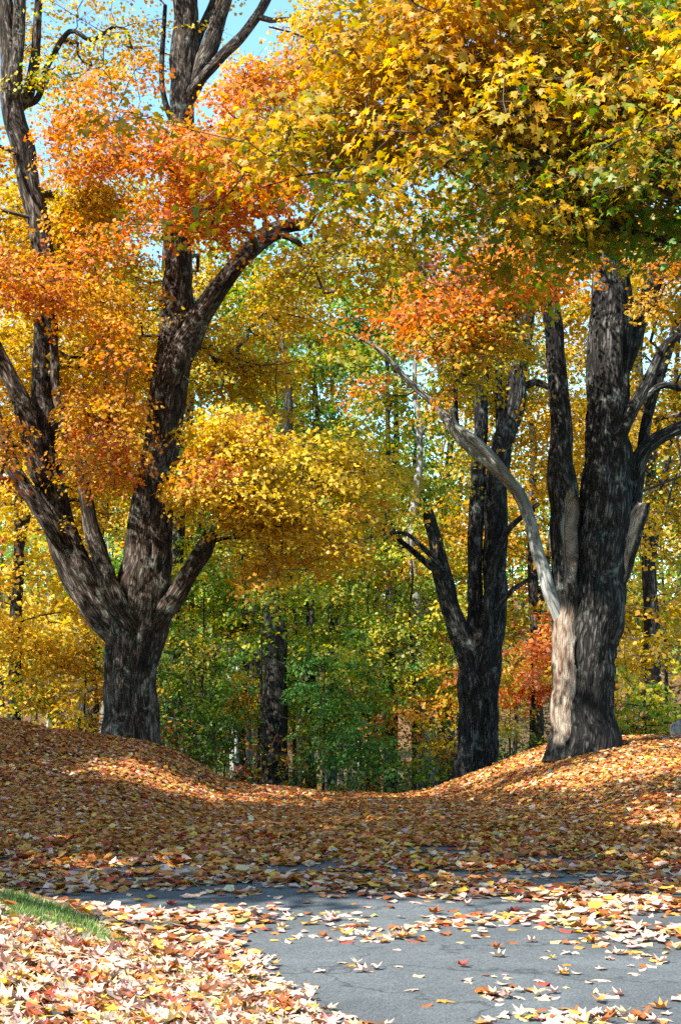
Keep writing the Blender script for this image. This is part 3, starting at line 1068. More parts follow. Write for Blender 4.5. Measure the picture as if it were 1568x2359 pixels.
massesA = [
    mass(120, 330, 190, 90, 26.5, 1.6, 70, {OR: 2.2, AM: 1.2, RD: 0.4, GO: 1.5, CO: 1}),
    mass(270, 330, 130, 70, 27, 1.6, 40, {OR: 2.2, AM: 1.2, RD: 0.6, GO: 1.5, CO: 1}),
    mass(470, 300, 150, 100, 25.5, 1.5, 48, {CO: 2, OR: 3, GO: 1}),
    mass(560, 190, 120, 80, 26, 1.4, 50, {CO: 3, OR: 2, GO: 2}),
    mass(520, 460, 160, 90, 25, 1.4, 76, {OR: 4, AM: 1, RD: 1, GO: .5}),
    mass(440, 540, 60, 60, 24.8, 1.0, 35, {OR: 2.2, AM: 1.2, RD: 1.2}),
    mass(610, 420, 120, 100, 27, 1.6, 50, {AM: 2, GO: 3, OR: 1}),
    mass(690, 540, 90, 50, 27, 1.3, 22, {YE: 3, GO: 2}),
    mass(60, 600, 150, 110, 26, 1.6, 75, {OR: 2.2, AM: 1.2, RD: 0.48, GO: 1.5}),
    mass(180, 700, 120, 90, 25.5, 1.4, 55, {OR: 2.2, AM: 1.2, RD: 0.72, GO: 1}),
    mass(225, 540, 150, 90, 30.5, 1.6, 80, {YE: 3, GO: 3, 'olive': .6}),
    mass(270, 820, 110, 140, 29, 1.5, 80, {GO: 4, YE: 1.5, AM: 1}),
    mass(120, 870, 130, 120, 31, 1.5, 70, {YE: 2, GO: 3}),
    mass(230, 980, 140, 100, 26, 1.3, 70, {AM: 3, GO: 2, OR: 1}),
    mass(300, 1070, 90, 80, 25, 1.1, 44, {OR: 2.2, AM: 1.2, RD: 0.6, AM: 2}),
    mass(60, 1000, 90, 60, 25, 1.0, 22, {OR: 1.5, GO: 2, RD: 0.32}),
    mass(170, 1130, 50, 50, 25, .8, 18, {RD: 0.8, OR: 3}),
    mass(250, 1150, 130, 90, 31, 1.4, 45, {GO: 3, YE: 2}),
    mass(510, 1010, 120, 60, 26.5, 1.3, 70, {YE: 6, GO: .5}),
    mass(530, 1130, 150, 80, 26.5, 1.4, 90, {GO: 1, YE: 5}),
    mass(610, 1240, 110, 70, 27.5, 1.3, 50, {GO: 3, YE: 1, AM: 1}),
    mass(490, 900, 90, 70, 30.5, 1.4, 35, {YE: 3, GO: 3, 'lime': 1}),
    mass(560, 780, 110, 110, 31, 1.4, 55, {GO: 4, YE: 1, 'olive': 1.5}),
    mass(300, 70, 170, 70, 30.5, 1.6, 30, {GO: 3, YE: 2}, dens=.7),
    mass(110, 150, 90, 60, 28.5, 1.2, 16, {'lime': 2, YE: 2, 'olive': 1}, dens=.8),
    mass(200, -120, 380, 110, 29, 3.0, 40, {GO: 3, YE: 2, OR: 1}),
    mass(560, -220, 260, 110, 29, 3.0, 30, {GO: 3, YE: 2, OR: 1}),
    mass(230, 620, 230, 190, 32.5, 1.4, 110, {YE: 3, GO: 3}),
    mass(150, 1000, 180, 150, 33, 1.4, 60, {GO: 3, YE: 2}),
    mass(700, 110, 130, 80, 27.5, 1.4, 46, {YE: 2, GO: 2, CO: 1.5, LI: .5}),
    mass(830, 60, 120, 60, 27.5, 1.4, 30, {YE: 2, GO: 2, LI: 1}),
    mass(720, 280, 120, 70, 28, 1.4, 34, {GO: 2, CO: 1, YE: 2}),
    mass(640, 660, 120, 80, 31, 1.3, 40, {GO: 3, YE: 2}),
    mass(705, 855, 60, 30, 26.5, .6, 6, {'russet': 1}, dens=.7),
    mass(-260, 300, 220, 420, 29.5, 2.5, 50, {OR: 3, GO: 3, RD: 0.4}),
    mass(-300, 900, 200, 260, 29.5, 2.2, 35, {OR: 2, GO: 3, YE: 1}),
]
make_tree('maple_tree', 'old maple with orange leaves forking low into four stems on the mound', baseA, stemsA, massesA, 3, M_BARK,
          leaf=.076, per=84, tmpl='far', spread=.48, n_leaf_objects=300, airy=.34, r0=.0075, thick=.10)

# ---- the thick maple with the hollow, on the other mound
YB = 25.0
bxB = at(1350, 1700, YB)[0]
baseB = np.array([bxB, YB, float(ground_z(bxB, YB)) - 0.12])
trB = pstem([(1349, 1690, 138), (1352, 1640, 124), (1358, 1560, 116), (1366, 1460, 116), (1378, 1360, 116), (1384, 1250, 112), (1390, 1150, 108), (1395, 1050, 98), (1399, 950, 92), (1405, 850, 92),
             (1410, 760, 92), (1410, 690, 84), (1402, 600, 74), (1396, 500, 64), (1392, 350, 56), (1400, 200, 50), (1412, 20, 44), (1420, -200, 34), (1430, -480, 20)], YB)
trB = np.vstack([[*baseB, trB[0, 3] * 1.06], trB])
trB2 = pstem([(1306, 1690, 66), (1303, 1600, 62), (1300, 1500, 60), (1299, 1400, 58), (1300, 1300, 60), (1303, 1200, 64), (1304, 1120, 66), (1300, 1060, 58), (1291, 980, 52), (1280, 900, 49), (1273, 810, 45), (1267, 720, 45), (1260, 640, 42), (1254, 540, 36), (1246, 420, 30), (1230, 260, 22), (1220, 60, 16)], YB - .12)
trB2 = np.vstack([[at(1304, 1740, YB - .12)[0], YB - .12, baseB[2], trB2[0, 3] * 1.1], trB2])
hol = float(np.linalg.norm(at(1303, 1215, YB) - at(1306, 1735, YB)))
stemsB = [
    ('trunk', trB, dict(sides=60, step=0.08, ridge=0.16, flare=0.22, knots=[(0.25, 2.55, .45, .22, .07), (-0.4, 3.5, .5, .3, .05), (1.2, 2.3, .5, .3, .08), (0.6, 3.9, .4, .3, .05)])),
    ('trunk', trB2, dict(sides=40, step=0.06, ridge=0.07, flare=0.10, dents=[(0.30, hol, 0.40, 0.66, 0.17), (0.9, 1.75, .35, .2, .09)], bare=[(-0.25, 0.25, 2.6, 1.25)], knots=[(0.7, hol - .85, .5, .16, .07)])),
    ('limb', pstem([(1405, 1370, 40), (1436, 1320, 34), (1446, 1270, 44), (1460, 1220, 52), (1474, 1180, 48), (1484, 1156, 36)], YB - .1), dict(sides=26, ridge=.2, bare=[(-0.3, 0.0, 9, .7)], broken=True, step=.05)),
    ('limb', pstem([(1430, 1240, 34), (1456, 1180, 34), (1466, 1110, 34), (1476, 1050, 34), (1508, 1014, 32), (1560, 985, 30), (1640, 950, 26), (1760, 860, 18)], YB + .1), dict(sides=24)),
    ('limb', pstem([(1474, 1064, 28), (1482, 1000, 24), (1500, 930, 22), (1524, 860, 20), (1548, 780, 18), (1580, 660, 14), (1620, 500, 10)], YB + .3), dict(sides=18)),
    ('limb', pstem([(1425, 1020, 34), (1452, 955, 30), (1480, 905, 28), (1508, 850, 26), (1535, 798, 22), (1580, 760, 18), (1680, 700, 12)], YB - .3), dict(sides=20)),
    ('limb', pstem([(1494, 905, 18), (1530, 885, 16), (1575, 895, 14), (1650, 900, 10)], YB - .3), dict(sides=12)),
    ('limb', pstem([(1430, 850, 50), (1455, 770, 46), (1490, 690, 40), (1525, 610, 34), (1570, 520, 28), (1640, 380, 20), (1740, 180, 12)], YB + .2), dict(sides=22)),
    ('limb', pstem([(1306, 1500, 22, YB - .10), (1296, 1440, 32, YB - .12), (1270, 1372, 32), (1244, 1290, 29), (1220, 1200, 28), (1192, 1130, 27), (1140, 1082, 25), (1090, 1040, 23), (1052, 1002, 21), (1010, 940, 17), (950, 885, 14), (880, 810, 11), (820, 770, 8)], YB - .25),
     dict(sides=18, ridge=.05, mat=M_BARK_PALE)),
    ('limb', pstem([(1190, 1128, 22), (1140, 1060, 22), (1100, 1018, 21), (1050, 980, 18), (1040, 940, 12)], YB - .35), dict(sides=14, ridge=.05, mat=M_BARK_PALE)),
    ('limb', pstem([(1056, 985, 10), (1048, 900, 9), (1044, 820, 8), (1036, 740, 6)], YB - .35), dict(sides=10)),
]
massesB = [
    mass(950, 745, 90, 30, 22.5, 1.0, 22, {OR: 3, RD: 1, AM: 1.5}),
    mass(1030, 700, 130, 36, 22.5, 1.2, 26, {OR: 4, CO: 2, RD: .5, AM: 1}),
    mass(1130, 665, 140, 34, 22.6, 1.2, 26, {OR: 3, CO: 1, AM: 1.5}),
    mass(1240, 615, 130, 34, 22.6, 1.2, 26, {OR: 3, RD: .6, AM: 2}),
    mass(1350, 590, 90, 30, 22.6, 1.0, 16, {OR: 2, AM: 3}),
    mass(1470, 600, 110, 50, 23, 1.2, 34, {OR: 2, AM: 3, GO: 1}),
    mass(1060, 640, 60, 16, 21.8, .4, 5, {'russet': 1}, dens=.6),
    mass(1500, 720, 80, 70, 23, 1.0, 22, {AM: 2, GO: 2, 'olive': 2}),
    mass(1200, 800, 150, 50, 24, 1.3, 40, {'olive': 2, GO: 2, 'lime': 1.5}),
    mass(1080, 880, 110, 50, 25, 1.2, 24, {'olive': 2, YE: 1.5, 'lime': 1.5}),
    mass(1090, 960, 70, 40, 24, .9, 14, {AM: 2, OR: 1.5, GO: 1}),
    mass(1180, 920, 70, 40, 24, .9, 12, {'olive': 2, GO: 2}),
    mass(1530, 900, 90, 130, 27.5, 1.4, 36, {'olive': 3, GO: 2}),
    mass(1560, 1150, 110, 120, 28.5, 1.4, 40, {'olive': 3, GO: 2, 'green': 1}),
    mass(1300, 420, 260, 120, 26, 2.4, 90, {GO: 2, 'olive': 2, OR: 1.5}),
    mass(1350, 100, 320, 180, 26, 3.0, 60, {GO: 2, 'olive': 2, AM: 2}),
    mass(1400, -250, 360, 160, 26, 3.2, 20, {GO: 2, 'olive': 1, AM: 2}),
    mass(1750, 600, 150, 380, 26, 2.6, 40, {GO: 2, 'olive': 2, AM: 2}),
    mass(900, 560, 110, 60, 24.5, 1.2, 30, {GO: 2, 'olive': 2, 'lime': 1}),
]
make_tree('maple_tree', 'thick dark maple with a long hollow and broken stub beside the headstone', baseB, stemsB, massesB, 4, M_BARK_DARK,
          leaf=.074, per=84, tmpl='far', spread=.48, n_leaf_objects=300, r0=.0075, thick=.10)

# ---- the three-stemmed maple behind the crest
YC = 35.0
bxC = at(1096, 1800, YC)[0]
baseC = np.array([bxC, YC, float(ground_z(bxC, YC)) - .15])
trC = pstem([(1096, 1800, 90), (1098, 1720, 86), (1101, 1640, 84), (1104, 1570, 86), (1112, 1510, 80), (1130, 1450, 56), (1138, 1380, 50), (1139, 1250, 48), (1142, 1100, 48), (1160, 1010, 47), (1180, 940, 44), (1195, 860, 36), (1212, 770, 30), (1222, 660, 26), (1230, 520, 20), (1240, 300, 12)], YC)
trC = np.vstack([[*baseC, trC[0, 3] * 1.08], trC])
stemsC = [
    ('trunk', trC, dict(sides=48, step=0.10, ridge=0.14, flare=.15, knots=[(-.6, 2.5, .5, .3, .06), (-.2, 4.2, .5, .3, .05)])),
    ('limb', pstem([(1096, 1560, 62), (1074, 1500, 52), (1050, 1440, 44), (1030, 1370, 40), (1016, 1310, 38), (1004, 1260, 34), (990, 1205, 28), (984, 1180, 24)], YC - .2), dict(sides=28, broken=True)),
    ('limb', pstem([(1100, 1540, 50), (1095, 1480, 40), (1094, 1400, 36), (1095, 1250, 35), (1096, 1100, 33), (1102, 1000, 30), (1110, 900, 27), (1116, 800, 22), (1120, 660, 16), (1124, 480, 10)], YC + .1), dict(sides=26)),
    ('limb', pstem([(1108, 1540, 30), (1120, 1450, 24), (1128, 1370, 20), (1138, 1300, 19), (1160, 1240, 16), (1186, 1205, 13), (1240, 1160, 9)], YC - .4), dict(sides=14)),
    ('limb', pstem([(1016, 1325, 18), (972, 1288, 14), (930, 1252, 11), (892, 1222, 8), (840, 1200, 5)], YC - .3), dict(sides=12)),
    ('limb', pstem([(1010, 1300, 14), (975, 1262, 12), (940, 1232, 9), (900, 1225, 6)], YC - .5), dict(sides=10)),
    ('limb', pstem([(1145, 1400, 14), (1180, 1360, 11), (1230, 1330, 8), (1270, 1340, 5)], YC - .3), dict(sides=10)),
    ('limb', pstem([(1150, 1080, 26), (1150, 980, 22), (1146, 900, 18), (1150, 800, 14)], YC + .3), dict(sides=14)),
    ('limb', pstem([(1190, 900, 20), (1230, 880, 16), (1270, 890, 12), (1310, 860, 8)], YC + .3), dict(sides=12)),
]
massesC = [
    mass(850, 1060, 140, 45, 31.5, 1.4, 80, {YE: 5, 'lime': 1}),
    mass(780, 1120, 120, 50, 31.5, 1.4, 55, {YE: 4, GO: 1}),
    mass(880, 1220, 130, 60, 32.5, 1.3, 50, {GO: 4, YE: 2, AM: 1}),
    mass(940, 1130, 100, 60, 34, 1.3, 34, {'olive': 2, GO: 2, 'lime': 2}),
    mass(1020, 1230, 70, 40, 33.5, 1.0, 18, {GO: 2, AM: 2}),
    mass(1000, 860, 120, 80, 36, 1.5, 40, {'olive': 3, 'lime': 2, GO: 1}),
    mass(1150, 840, 150, 90, 37, 1.6, 55, {'olive': 3, 'lime': 2, GO: 1.5}),
    mass(1090, 720, 170, 90, 37, 1.6, 50, {'olive': 2, 'lime': 2, 'green': 1}),
    mass(1230, 1040, 100, 100, 37, 1.5, 36, {'olive': 3, GO: 2}),
    mass(1230, 1200, 80, 80, 38, 1.3, 26, {'olive': 3, GO: 2, 'green': 1}),
    mass(1190, 560, 180, 120, 38, 1.8, 60, {'olive': 2, 'lime': 2, GO: 1}),
    mass(1150, 330, 200, 160, 38, 2.2, 60, {'olive': 2, 'lime': 1, GO: 2}),
]
make_tree('maple_tree', 'maple rising as three dark stems from the dip just past the lane crest', baseC, stemsC, massesC, 5, M_BARK_DARK,
          leaf=.082, per=78, tmpl='far', spread=.55, n_leaf_objects=0)

# ---- the maple whose boughs reach in over the lane from beside it (trunk outside the picture)
YD = 14.5
baseD = np.array([7.2, YD, float(ground_z(7.2, YD)) - .1])
trD = np.array([[7.2, YD, baseD[2], .46], [7.15, YD, 1.5, .40], [7.1, YD - .1, 3.0, .37], [7.0, YD, 5.0, .33], [6.9, YD, 7.5, .27], [6.8, YD + .2, 10.5, .18], [6.8, YD + .2, 13.5, .08]])


def fromD(z, rows, Y):
    p = pstem(rows, Y)
    s = np.array([[7.0, YD, z, max(.07, p[0, 3] * 1.6)]])
    return np.vstack([s, p])


stemsD = [
    ('trunk', trD, dict(sides=40, flare=.2)),
    ('limb', fromD(4.1, [(1760, 620, 26), (1660, 592, 22), (1568, 560, 19), (1470, 538, 15), (1400, 518, 13), (1340, 502, 10), (1290, 500, 5)], 13.2), dict(sides=14, step=.08)),
    ('limb', fromD(4.8, [(1720, 520, 22), (1560, 455, 18), (1460, 400, 15), (1380, 330, 12), (1320, 285, 9), (1250, 270, 6), (1150, 240, 4)], 12.6), dict(sides=12, step=.08)),
    ('limb', fromD(5.0, [(1700, 470, 20), (1500, 420, 16), (1390, 395, 14), (1270, 380, 12), (1180, 360, 11), (1080, 320, 9), (1000, 290, 8), (900, 265, 6), (800, 260, 4)], 13.0), dict(sides=12, step=.08)),
    ('limb', fromD(5.2, [(1640, 430, 18), (1300, 398, 10), (1160, 378, 9), (1010, 362, 8), (900, 372, 7), (780, 390, 5), (680, 405, 4)], 13.6), dict(sides=10, step=.08)),
    ('limb', fromD(6.2, [(1700, 220, 20), (1500, 150, 16), (1370, 100, 14), (1280, 75, 12), (1220, 45, 10), (1140, 5, 8), (1060, -20, 6)], 12.8), dict(sides=12, step=.08)),
    ('limb', fromD(6.0, [(1650, 260, 16), (1350, 240, 9), (1100, 190, 8), (900, 150, 7), (800, 130, 6), (690, 80, 5), (620, 60, 4)], 14.0), dict(sides=10, step=.08)),
]
GR, OL, LI = 'green', 'olive', 'lime'
massesD = [
    mass(1380, 170, 200, 70, 12.4, .6, 60, {YE: 1, GO: 3, AM: 2}),
    mass(1500, 260, 120, 70, 12.4, .6, 40, {YE: 1.5, GO: 3, AM: 1}),
    mass(1180, 190, 170, 80, 12.8, .8, 60, {GO: 2, AM: 2, OL: 2}),
    mass(1010, 120, 170, 90, 13.4, .9, 44, {GO: 1.5, OL: 2, AM: 3}),
    mass(1100, 60, 250, 60, 13.2, .9, 48, {GO: 2, AM: 2, OL: 2}),
    mass(850, 230, 150, 60, 13.8, .8, 24, {GO: 1.5, OL: 3, AM: 1, LI: 1}),
    mass(880, 320, 210, 60, 13.6, .8, 28, {OL: 3, GO: 2, GR: .8}),
    mass(690, 340, 90, 45, 13.6, .5, 9, {OL: 3, GO: 2}),
    mass(1100, 320, 180, 70, 13.2, .8, 32, {GO: 2, OL: 3, GR: 1}),
    mass(1300, 330, 190, 80, 13.0, .8, 42, {GO: 2, OL: 3, GR: 1.2}),
    mass(1500, 380, 120, 80, 13.0, .7, 40, {AM: 1, OL: 2, GR: 3}),
    mass(1200, 420, 180, 60, 13.3, .7, 30, {OL: 2, GR: 3, AM: 1.5}),
    mass(1420, 470, 180, 60, 13.2, .7, 40, {OL: 2, GR: 4, AM: .6}),
    mass(1130, 480, 150, 50, 13.8, .6, 26, {GO: 2, OL: 3}),
    mass(1300, 500, 110, 40, 13.6, .5, 20, {OL: 2, GR: 2.5, GO: 1}),
    mass(1540, 560, 60, 40, 13.2, .5, 12, {OL: 2, GR: 3}),
    mass(1490, 60, 150, 90, 12.9, .7, 44, {GR: 3, LI: 1.2, OL: 1}),
    mass(1300, -80, 380, 90, 13.4, 1.3, 24, {GO: 3, OL: 2, GR: 1}),
    mass(1000, -90, 200, 70, 13.6, 1.1, 9, {GO: 3, OL: 2}),
    mass(1800, 250, 200, 360, 14, 2.0, 40, {GO: 3, OL: 2, GR: 2}),
    ((8.4, 15.5, 9.5), (3.5, 3.5, 3.2), 70, {GO: 3, OL: 2, GR: 2}),
    ((8.5, 16.5, 5.0), (2.6, 2.8, 1.8), 30, {GO: 3, OL: 2, GR: 2}),
]


def low_view(p):
    """boughs keep clear of the view under the arch of leaves"""
    t = p[:, 1]
    px = 784 + p[:, 0] / t * FD
    el = (p[:, 2] - EYE) / t
    return (px < 1640) & (el < 0.235) & (t < 17) & (px < 1700)


make_tree('maple_tree', 'maple reaching golden and green boughs out over the lane', baseD, stemsD, massesD, 6, M_BARK,
          leaf=.073, per=50, tmpl='near', spread=.42, n_leaf_objects=300, thick=.10, r0=.0042, airy=.42, reject=lambda S: low_view(S) & (S[:, 2] < 4.6))

# ---- maples outside the picture that shade the lane
def lit(S):
    """these crowns leave the sun on the near lane and on a few openings further off"""
    g = ground_shadow(S)
    x, y = g[:, 0], g[:, 1]
    edge = 11.6 + 0.22 * np.clip(x, -3, 3) + .25 * np.sin(x * 2.1)
    a = (y < edge) & (x > -4.5) & (x < 7)
    b = (np.abs(y - 17.2 - .2 * x + 1.2 * (vnoise2(x * .8 + 30, y * .3 + 9, 61) - .5)) < 1.3) & (vnoise2(x * 1.0 + 12, y * .9 + 5, 62) > .42) & (x > -5) & (x < 3)
    c = (((x + 2.6) / 1.3) ** 2 + ((y - 23.5) / 1.6) ** 2) < 1
    d = (((x - 4.2) / 1.9) ** 2 + ((y - 22.5) / 1.5) ** 2) < 1
    e = (((x + 1.6) / 1.3) ** 2 + ((y - 13.2) / .8) ** 2) < 1
    t6 = (S[:, 2] - 6.0) / SUN3[2]
    h6 = S[:, :2] - SUN3[None, :2] * t6[:, None]
    d |= (S[:, 2] > 6) & (h6[:, 0] > -1.2) & (h6[:, 0] < 5) & (h6[:, 1] > 11) & (h6[:, 1] < 15.5)
    # nothing hangs into the picture
    px = np.abs(S[:, 0] / np.maximum(S[:, 1], .5) * FD)
    el = (S[:, 2] - EYE) / np.maximum(S[:, 1], .5)
    f = (S[:, 1] > 0) & (px < 1100) & (el < .54)
    return a | b | c | d | e | f


def shade_tree(x, y, h, cr, label, seed, mix):
    b = np.array([x, y, float(ground_z(x, y)) - .1])
    t = np.array([[*b, .5], [x + .05, y, b[2] + 1.5, .42], [x, y + .1, b[2] + h * .3, .36], [x + .2, y, b[2] + h * .6, .24], [x + .1, y, b[2] + h * .95, .06]])
    l1 = np.array([[x, y, b[2] + h * .3, .2], [x + 1.2, y + .6, b[2] + h * .45, .15], [x + 2.6, y + 1.0, b[2] + h * .6, .09]])
    l2 = np.array([[x, y, b[2] + h * .28, .2], [x + .6, y - 1.2, b[2] + h * .45, .15], [x + 1.0, y - 2.4, b[2] + h * .58, .08]])
    l3 = np.array([[x, y, b[2] + h * .33, .2], [x - 1.0, y + 1.2, b[2] + h * .45, .15], [x - 1.5, y + 2.4, b[2] + h * .6, .08]])
    ms = [((x + .5, y, b[2] + h * .68), (cr, cr, h * .32), 620, mix)]
    make_tree('maple_tree', label, b, [('trunk', t, dict(sides=24, flare=.2)), ('limb', l1, dict(sides=12)), ('limb', l2, dict(sides=12)), ('limb', l3, dict(sides=12))],
              ms, seed, M_BARK, leaf=.18, per=44, tmpl='far', spread=.75, twig=False, reject=lit, airy=.33)


shade_tree(-8.6, 6.0, 15.5, 5.0, 'golden maple shading the lane from behind the grassy bank', 21, {GO: 3, YE: 2})
shade_tree(-8.8, 12.5, 16, 5.4, 'amber maple shading the lane from the leafy mound', 22, {AM: 3, GO: 2})
shade_tree(-14.5, 15.5, 17, 5.2, 'golden maple standing back beside the forked maple', 24, {GO: 3, YE: 1})
shade_tree(-12.8, 21.5, 12.0, 3.6, 'shorter golden maple dappling the forked trunk', 25, {GO: 3, AM: 1})
shade_tree(-13.5, 9.0, 18, 5.5, 'tall yellow maple standing back from the leafy mound', 23, {YE: 3, GO: 2})


# ================================================================== trees behind
def bg_tree(name, label, group, x, y, h, r, crown, mix, seed, lean=0.0, per=44, leaf=.17, spread=.8, bark=None, n=90, tmpl='far', cat='tree', low=.3, fork=False, droop=.35):
    rng = np.random.default_rng(seed * 13 + 5)
    z0 = float(ground_z(x, y)) - .15
    b = np.array([x, y, z0])
    m = 7
    pts = []
    for i in range(m):
        t = i / (m - 1)
        pts.append((x + lean * h * t + rng.normal(0, .012) * h * t, y + rng.normal(0, .012) * h * t, z0 + h * .93 * t, r * (1 - .85 * t ** 1.2)))
    st = [('trunk', np.array(pts), dict(sides=14, step=.5, flare=.2 if r > .12 else 0, ridge=.1))]
    if fork:
        k = pts[2]
        st.append(('limb', np.array([(k[0], k[1], k[2] - .3, k[3] * .7), (k[0] + .5, k[1] - .1, k[2] + h * .15, k[3] * .5), (k[0] + 1.0, k[1], k[2] + h * .4, k[3] * .2)]), dict(sides=10, step=.5)))
    ms = []
    for (cz, rx, rz, w) in crown:
        ms.append(((x + lean * h * cz + rng.normal(0, .15) * rx, y, z0 + h * cz), (rx, rx, rz), max(4, int(n * w)), mix))
    return make_tree(name, label, b, st, ms, seed, bark or M_BARK_WOODS, group=group, cat=cat, node_from=low * h, leaf=leaf, per=per, tmpl=tmpl, spread=spread, twig=False, droop=droop, airy=.40, thick=.10, r0=.008)


def px_x(px, Y):
    return (px - 784.0) / FD * Y


full = [(.45, 2.2, 1.8, .25), (.62, 2.8, 2.4, .4), (.82, 2.2, 2.4, .35)]
# larger crowns right behind the maples
BIG = [
    # px, Y, h, r, crown, mix, n, label
    (40, 39, 17, .17, [(.22, 2.8, 1.6, .25), (.4, 3.2, 2.2, .35), (.65, 3.2, 3.0, .4)], {YE: 4, GO: 3}, 240, 'yellow maple behind the mound beside the forked maple'),
    (-140, 34, 16, .24, [(.25, 2.6, 1.6, .25), (.45, 3.2, 2.4, .35), (.7, 3.2, 3.0, .4)], {GO: 3, YE: 2, AM: 2}, 200, 'golden maple standing back past the mound'),
    (210, 45, 19, .24, [(.25, 2.6, 1.8, .25), (.45, 3.2, 2.4, .35), (.72, 3.4, 3.4, .4)], {GO: 3, YE: 3, AM: 1}, 240, 'golden tree seen between the stems of the forked maple'),
    (430, 50, 20, .25, [(.35, 2.8, 2.0, .3), (.6, 3.4, 3.0, .4), (.85, 2.8, 2.6, .3)], {LI: 2, YE: 3, GO: 2}, 220, 'yellow tree showing past the forked maple trunk'),
    (1500, 38, 17, .22, [(.22, 2.4, 1.6, .25), (.45, 3.0, 2.2, .35), (.7, 3.0, 3.0, .4)], {GO: 4, OL: 2, AM: 1.5}, 230, 'golden maple behind the headstone'),
    (1230, 44, 16, .2, [(.25, 2.2, 1.7, .3), (.45, 2.8, 2.0, .35), (.72, 2.8, 2.8, .35)], {GO: 3, AM: 2, OL: 1.5}, 200, 'golden tree between the thick maple and the three-stemmed maple'),
    (1400, 48, 20, .24, [(.3, 2.8, 2.0, .25), (.55, 3.4, 3.0, .4), (.82, 3.0, 3.0, .35)], {OL: 3, GO: 2, LI: 1}, 220, 'olive leaved tree behind the thick maple'),
    (900, 52, 20, .22, [(.30, 2.6, 2.2, .35), (.52, 3.0, 2.6, .35), (.8, 2.4, 2.4, .3)], {LI: 3, GR: 2, OL: 1}, 200, 'lime green tree behind the crest, next to the three-stemmed maple'),
    (1020, 58, 22, .24, [(.35, 2.8, 2.2, .3), (.6, 3.2, 3.0, .4), (.85, 2.6, 2.6, .3)], {OL: 2, LI: 2, GO: 1}, 200, 'olive and lime tree behind the three-stemmed maple'),
    (760, 60, 22, .22, [(.32, 2.8, 2.2, .35), (.5, 2.8, 2.2, .25), (.78, 3.0, 2.4, .4)], {GR: 3, LI: 2}, 150, 'tall green tree in the woods with sky in its crown'),
    (620, 56, 21, .24, [(.35, 2.8, 2.0, .3), (.55, 3.0, 2.6, .3), (.8, 3.0, 2.6, .4)], {GR: 2.5, LI: 2, YE: 1}, 190, 'green and yellow tree in the woods past the forked maple'),
]
for i, (px, Y, h, r, cr, mix, n, lab) in enumerate(BIG):
    bg_tree('woodland_tree', lab, None, px_x(px, Y), Y, h, r, cr, mix, 40 + i, n=int(n * 1.1), per=76, leaf=.125, spread=.8, low=.12, fork=True)

# a pale grey trunk behind the three-stemmed maple
bg_tree('woodland_tree', 'pale grey trunk with sparse leaves behind the three-stemmed maple', None, px_x(975, 46), 46, 17, .21, [(.75, 2.4, 1.8, .5), (.9, 2.0, 1.5, .5)], {LI: 2, OL: 2}, 60, n=60, bark=M_BARK_PALE, lean=-.02, low=.55)

# red and coral maples in the distance
for i, (px, Y, h, lab) in enumerate([(1180, 50, 8.5, 'coral red young maple between the two dark maples'), (1225, 40, 4.2, 'small coral maple beside the foot of the thick maple')]):
    bg_tree('young_maple', lab, None, px_x(px, Y), Y, h, .09, [(.6, h * .18, h * .14, .5), (.82, h * .2, h * .14, .5)], {CO: 5, OR: 1}, 70 + i, n=80, per=60, leaf=.11, spread=.55)

# evergreens
for i, (px, Y, h, lab) in enumerate([(590, 66, 24, 'dark evergreen rising past the forked maple'), (690, 84, 27, 'blue-green evergreen further down the woods')]):
    x = px_x(px, Y)
    cr = [(.35 + .08 * k, 3.2 - .33 * k, .7, .125) for k in range(8)]
    bg_tree('evergreen_tree', lab, None, x, Y, h, .3, cr, {'pine': 4, 'dark': 1}, 80 + i, n=190, per=60, leaf=.17, spread=.9, low=.25)

# dark thick trunks in the woods
THICK = [(636, 42, 15, .37, 'dark thick trunk standing alone at the crest of the lane'), (395, 46, 20, .25, 'dark trunk in the woods beside the forked maple'), (715, 50, 20, .19, 'paired dark trunk deeper in the woods'),
         (905, 50, 20, .17, 'dark straight trunk in the woods before the three-stemmed maple'), (190, 50, 18, .2, 'short dark trunk seen over the leafy mound')]
for i, (px, Y, h, r, lab) in enumerate(THICK):
    bg_tree('woodland_tree', lab, None, px_x(px, Y), Y, h, r, [(.55, 2.6, 2.0, .3), (.72, 3.0, 2.6, .4), (.88, 2.2, 1.8, .3)], [{GR: 3, LI: 1}, {LI: 2, OL: 2}, {GR: 2, 'dark': 2}, {OL: 2, LI: 2}, {GO: 2, OL: 2}][i], 90 + i, n=110, per=60, leaf=.145, spread=.85, low=.4)

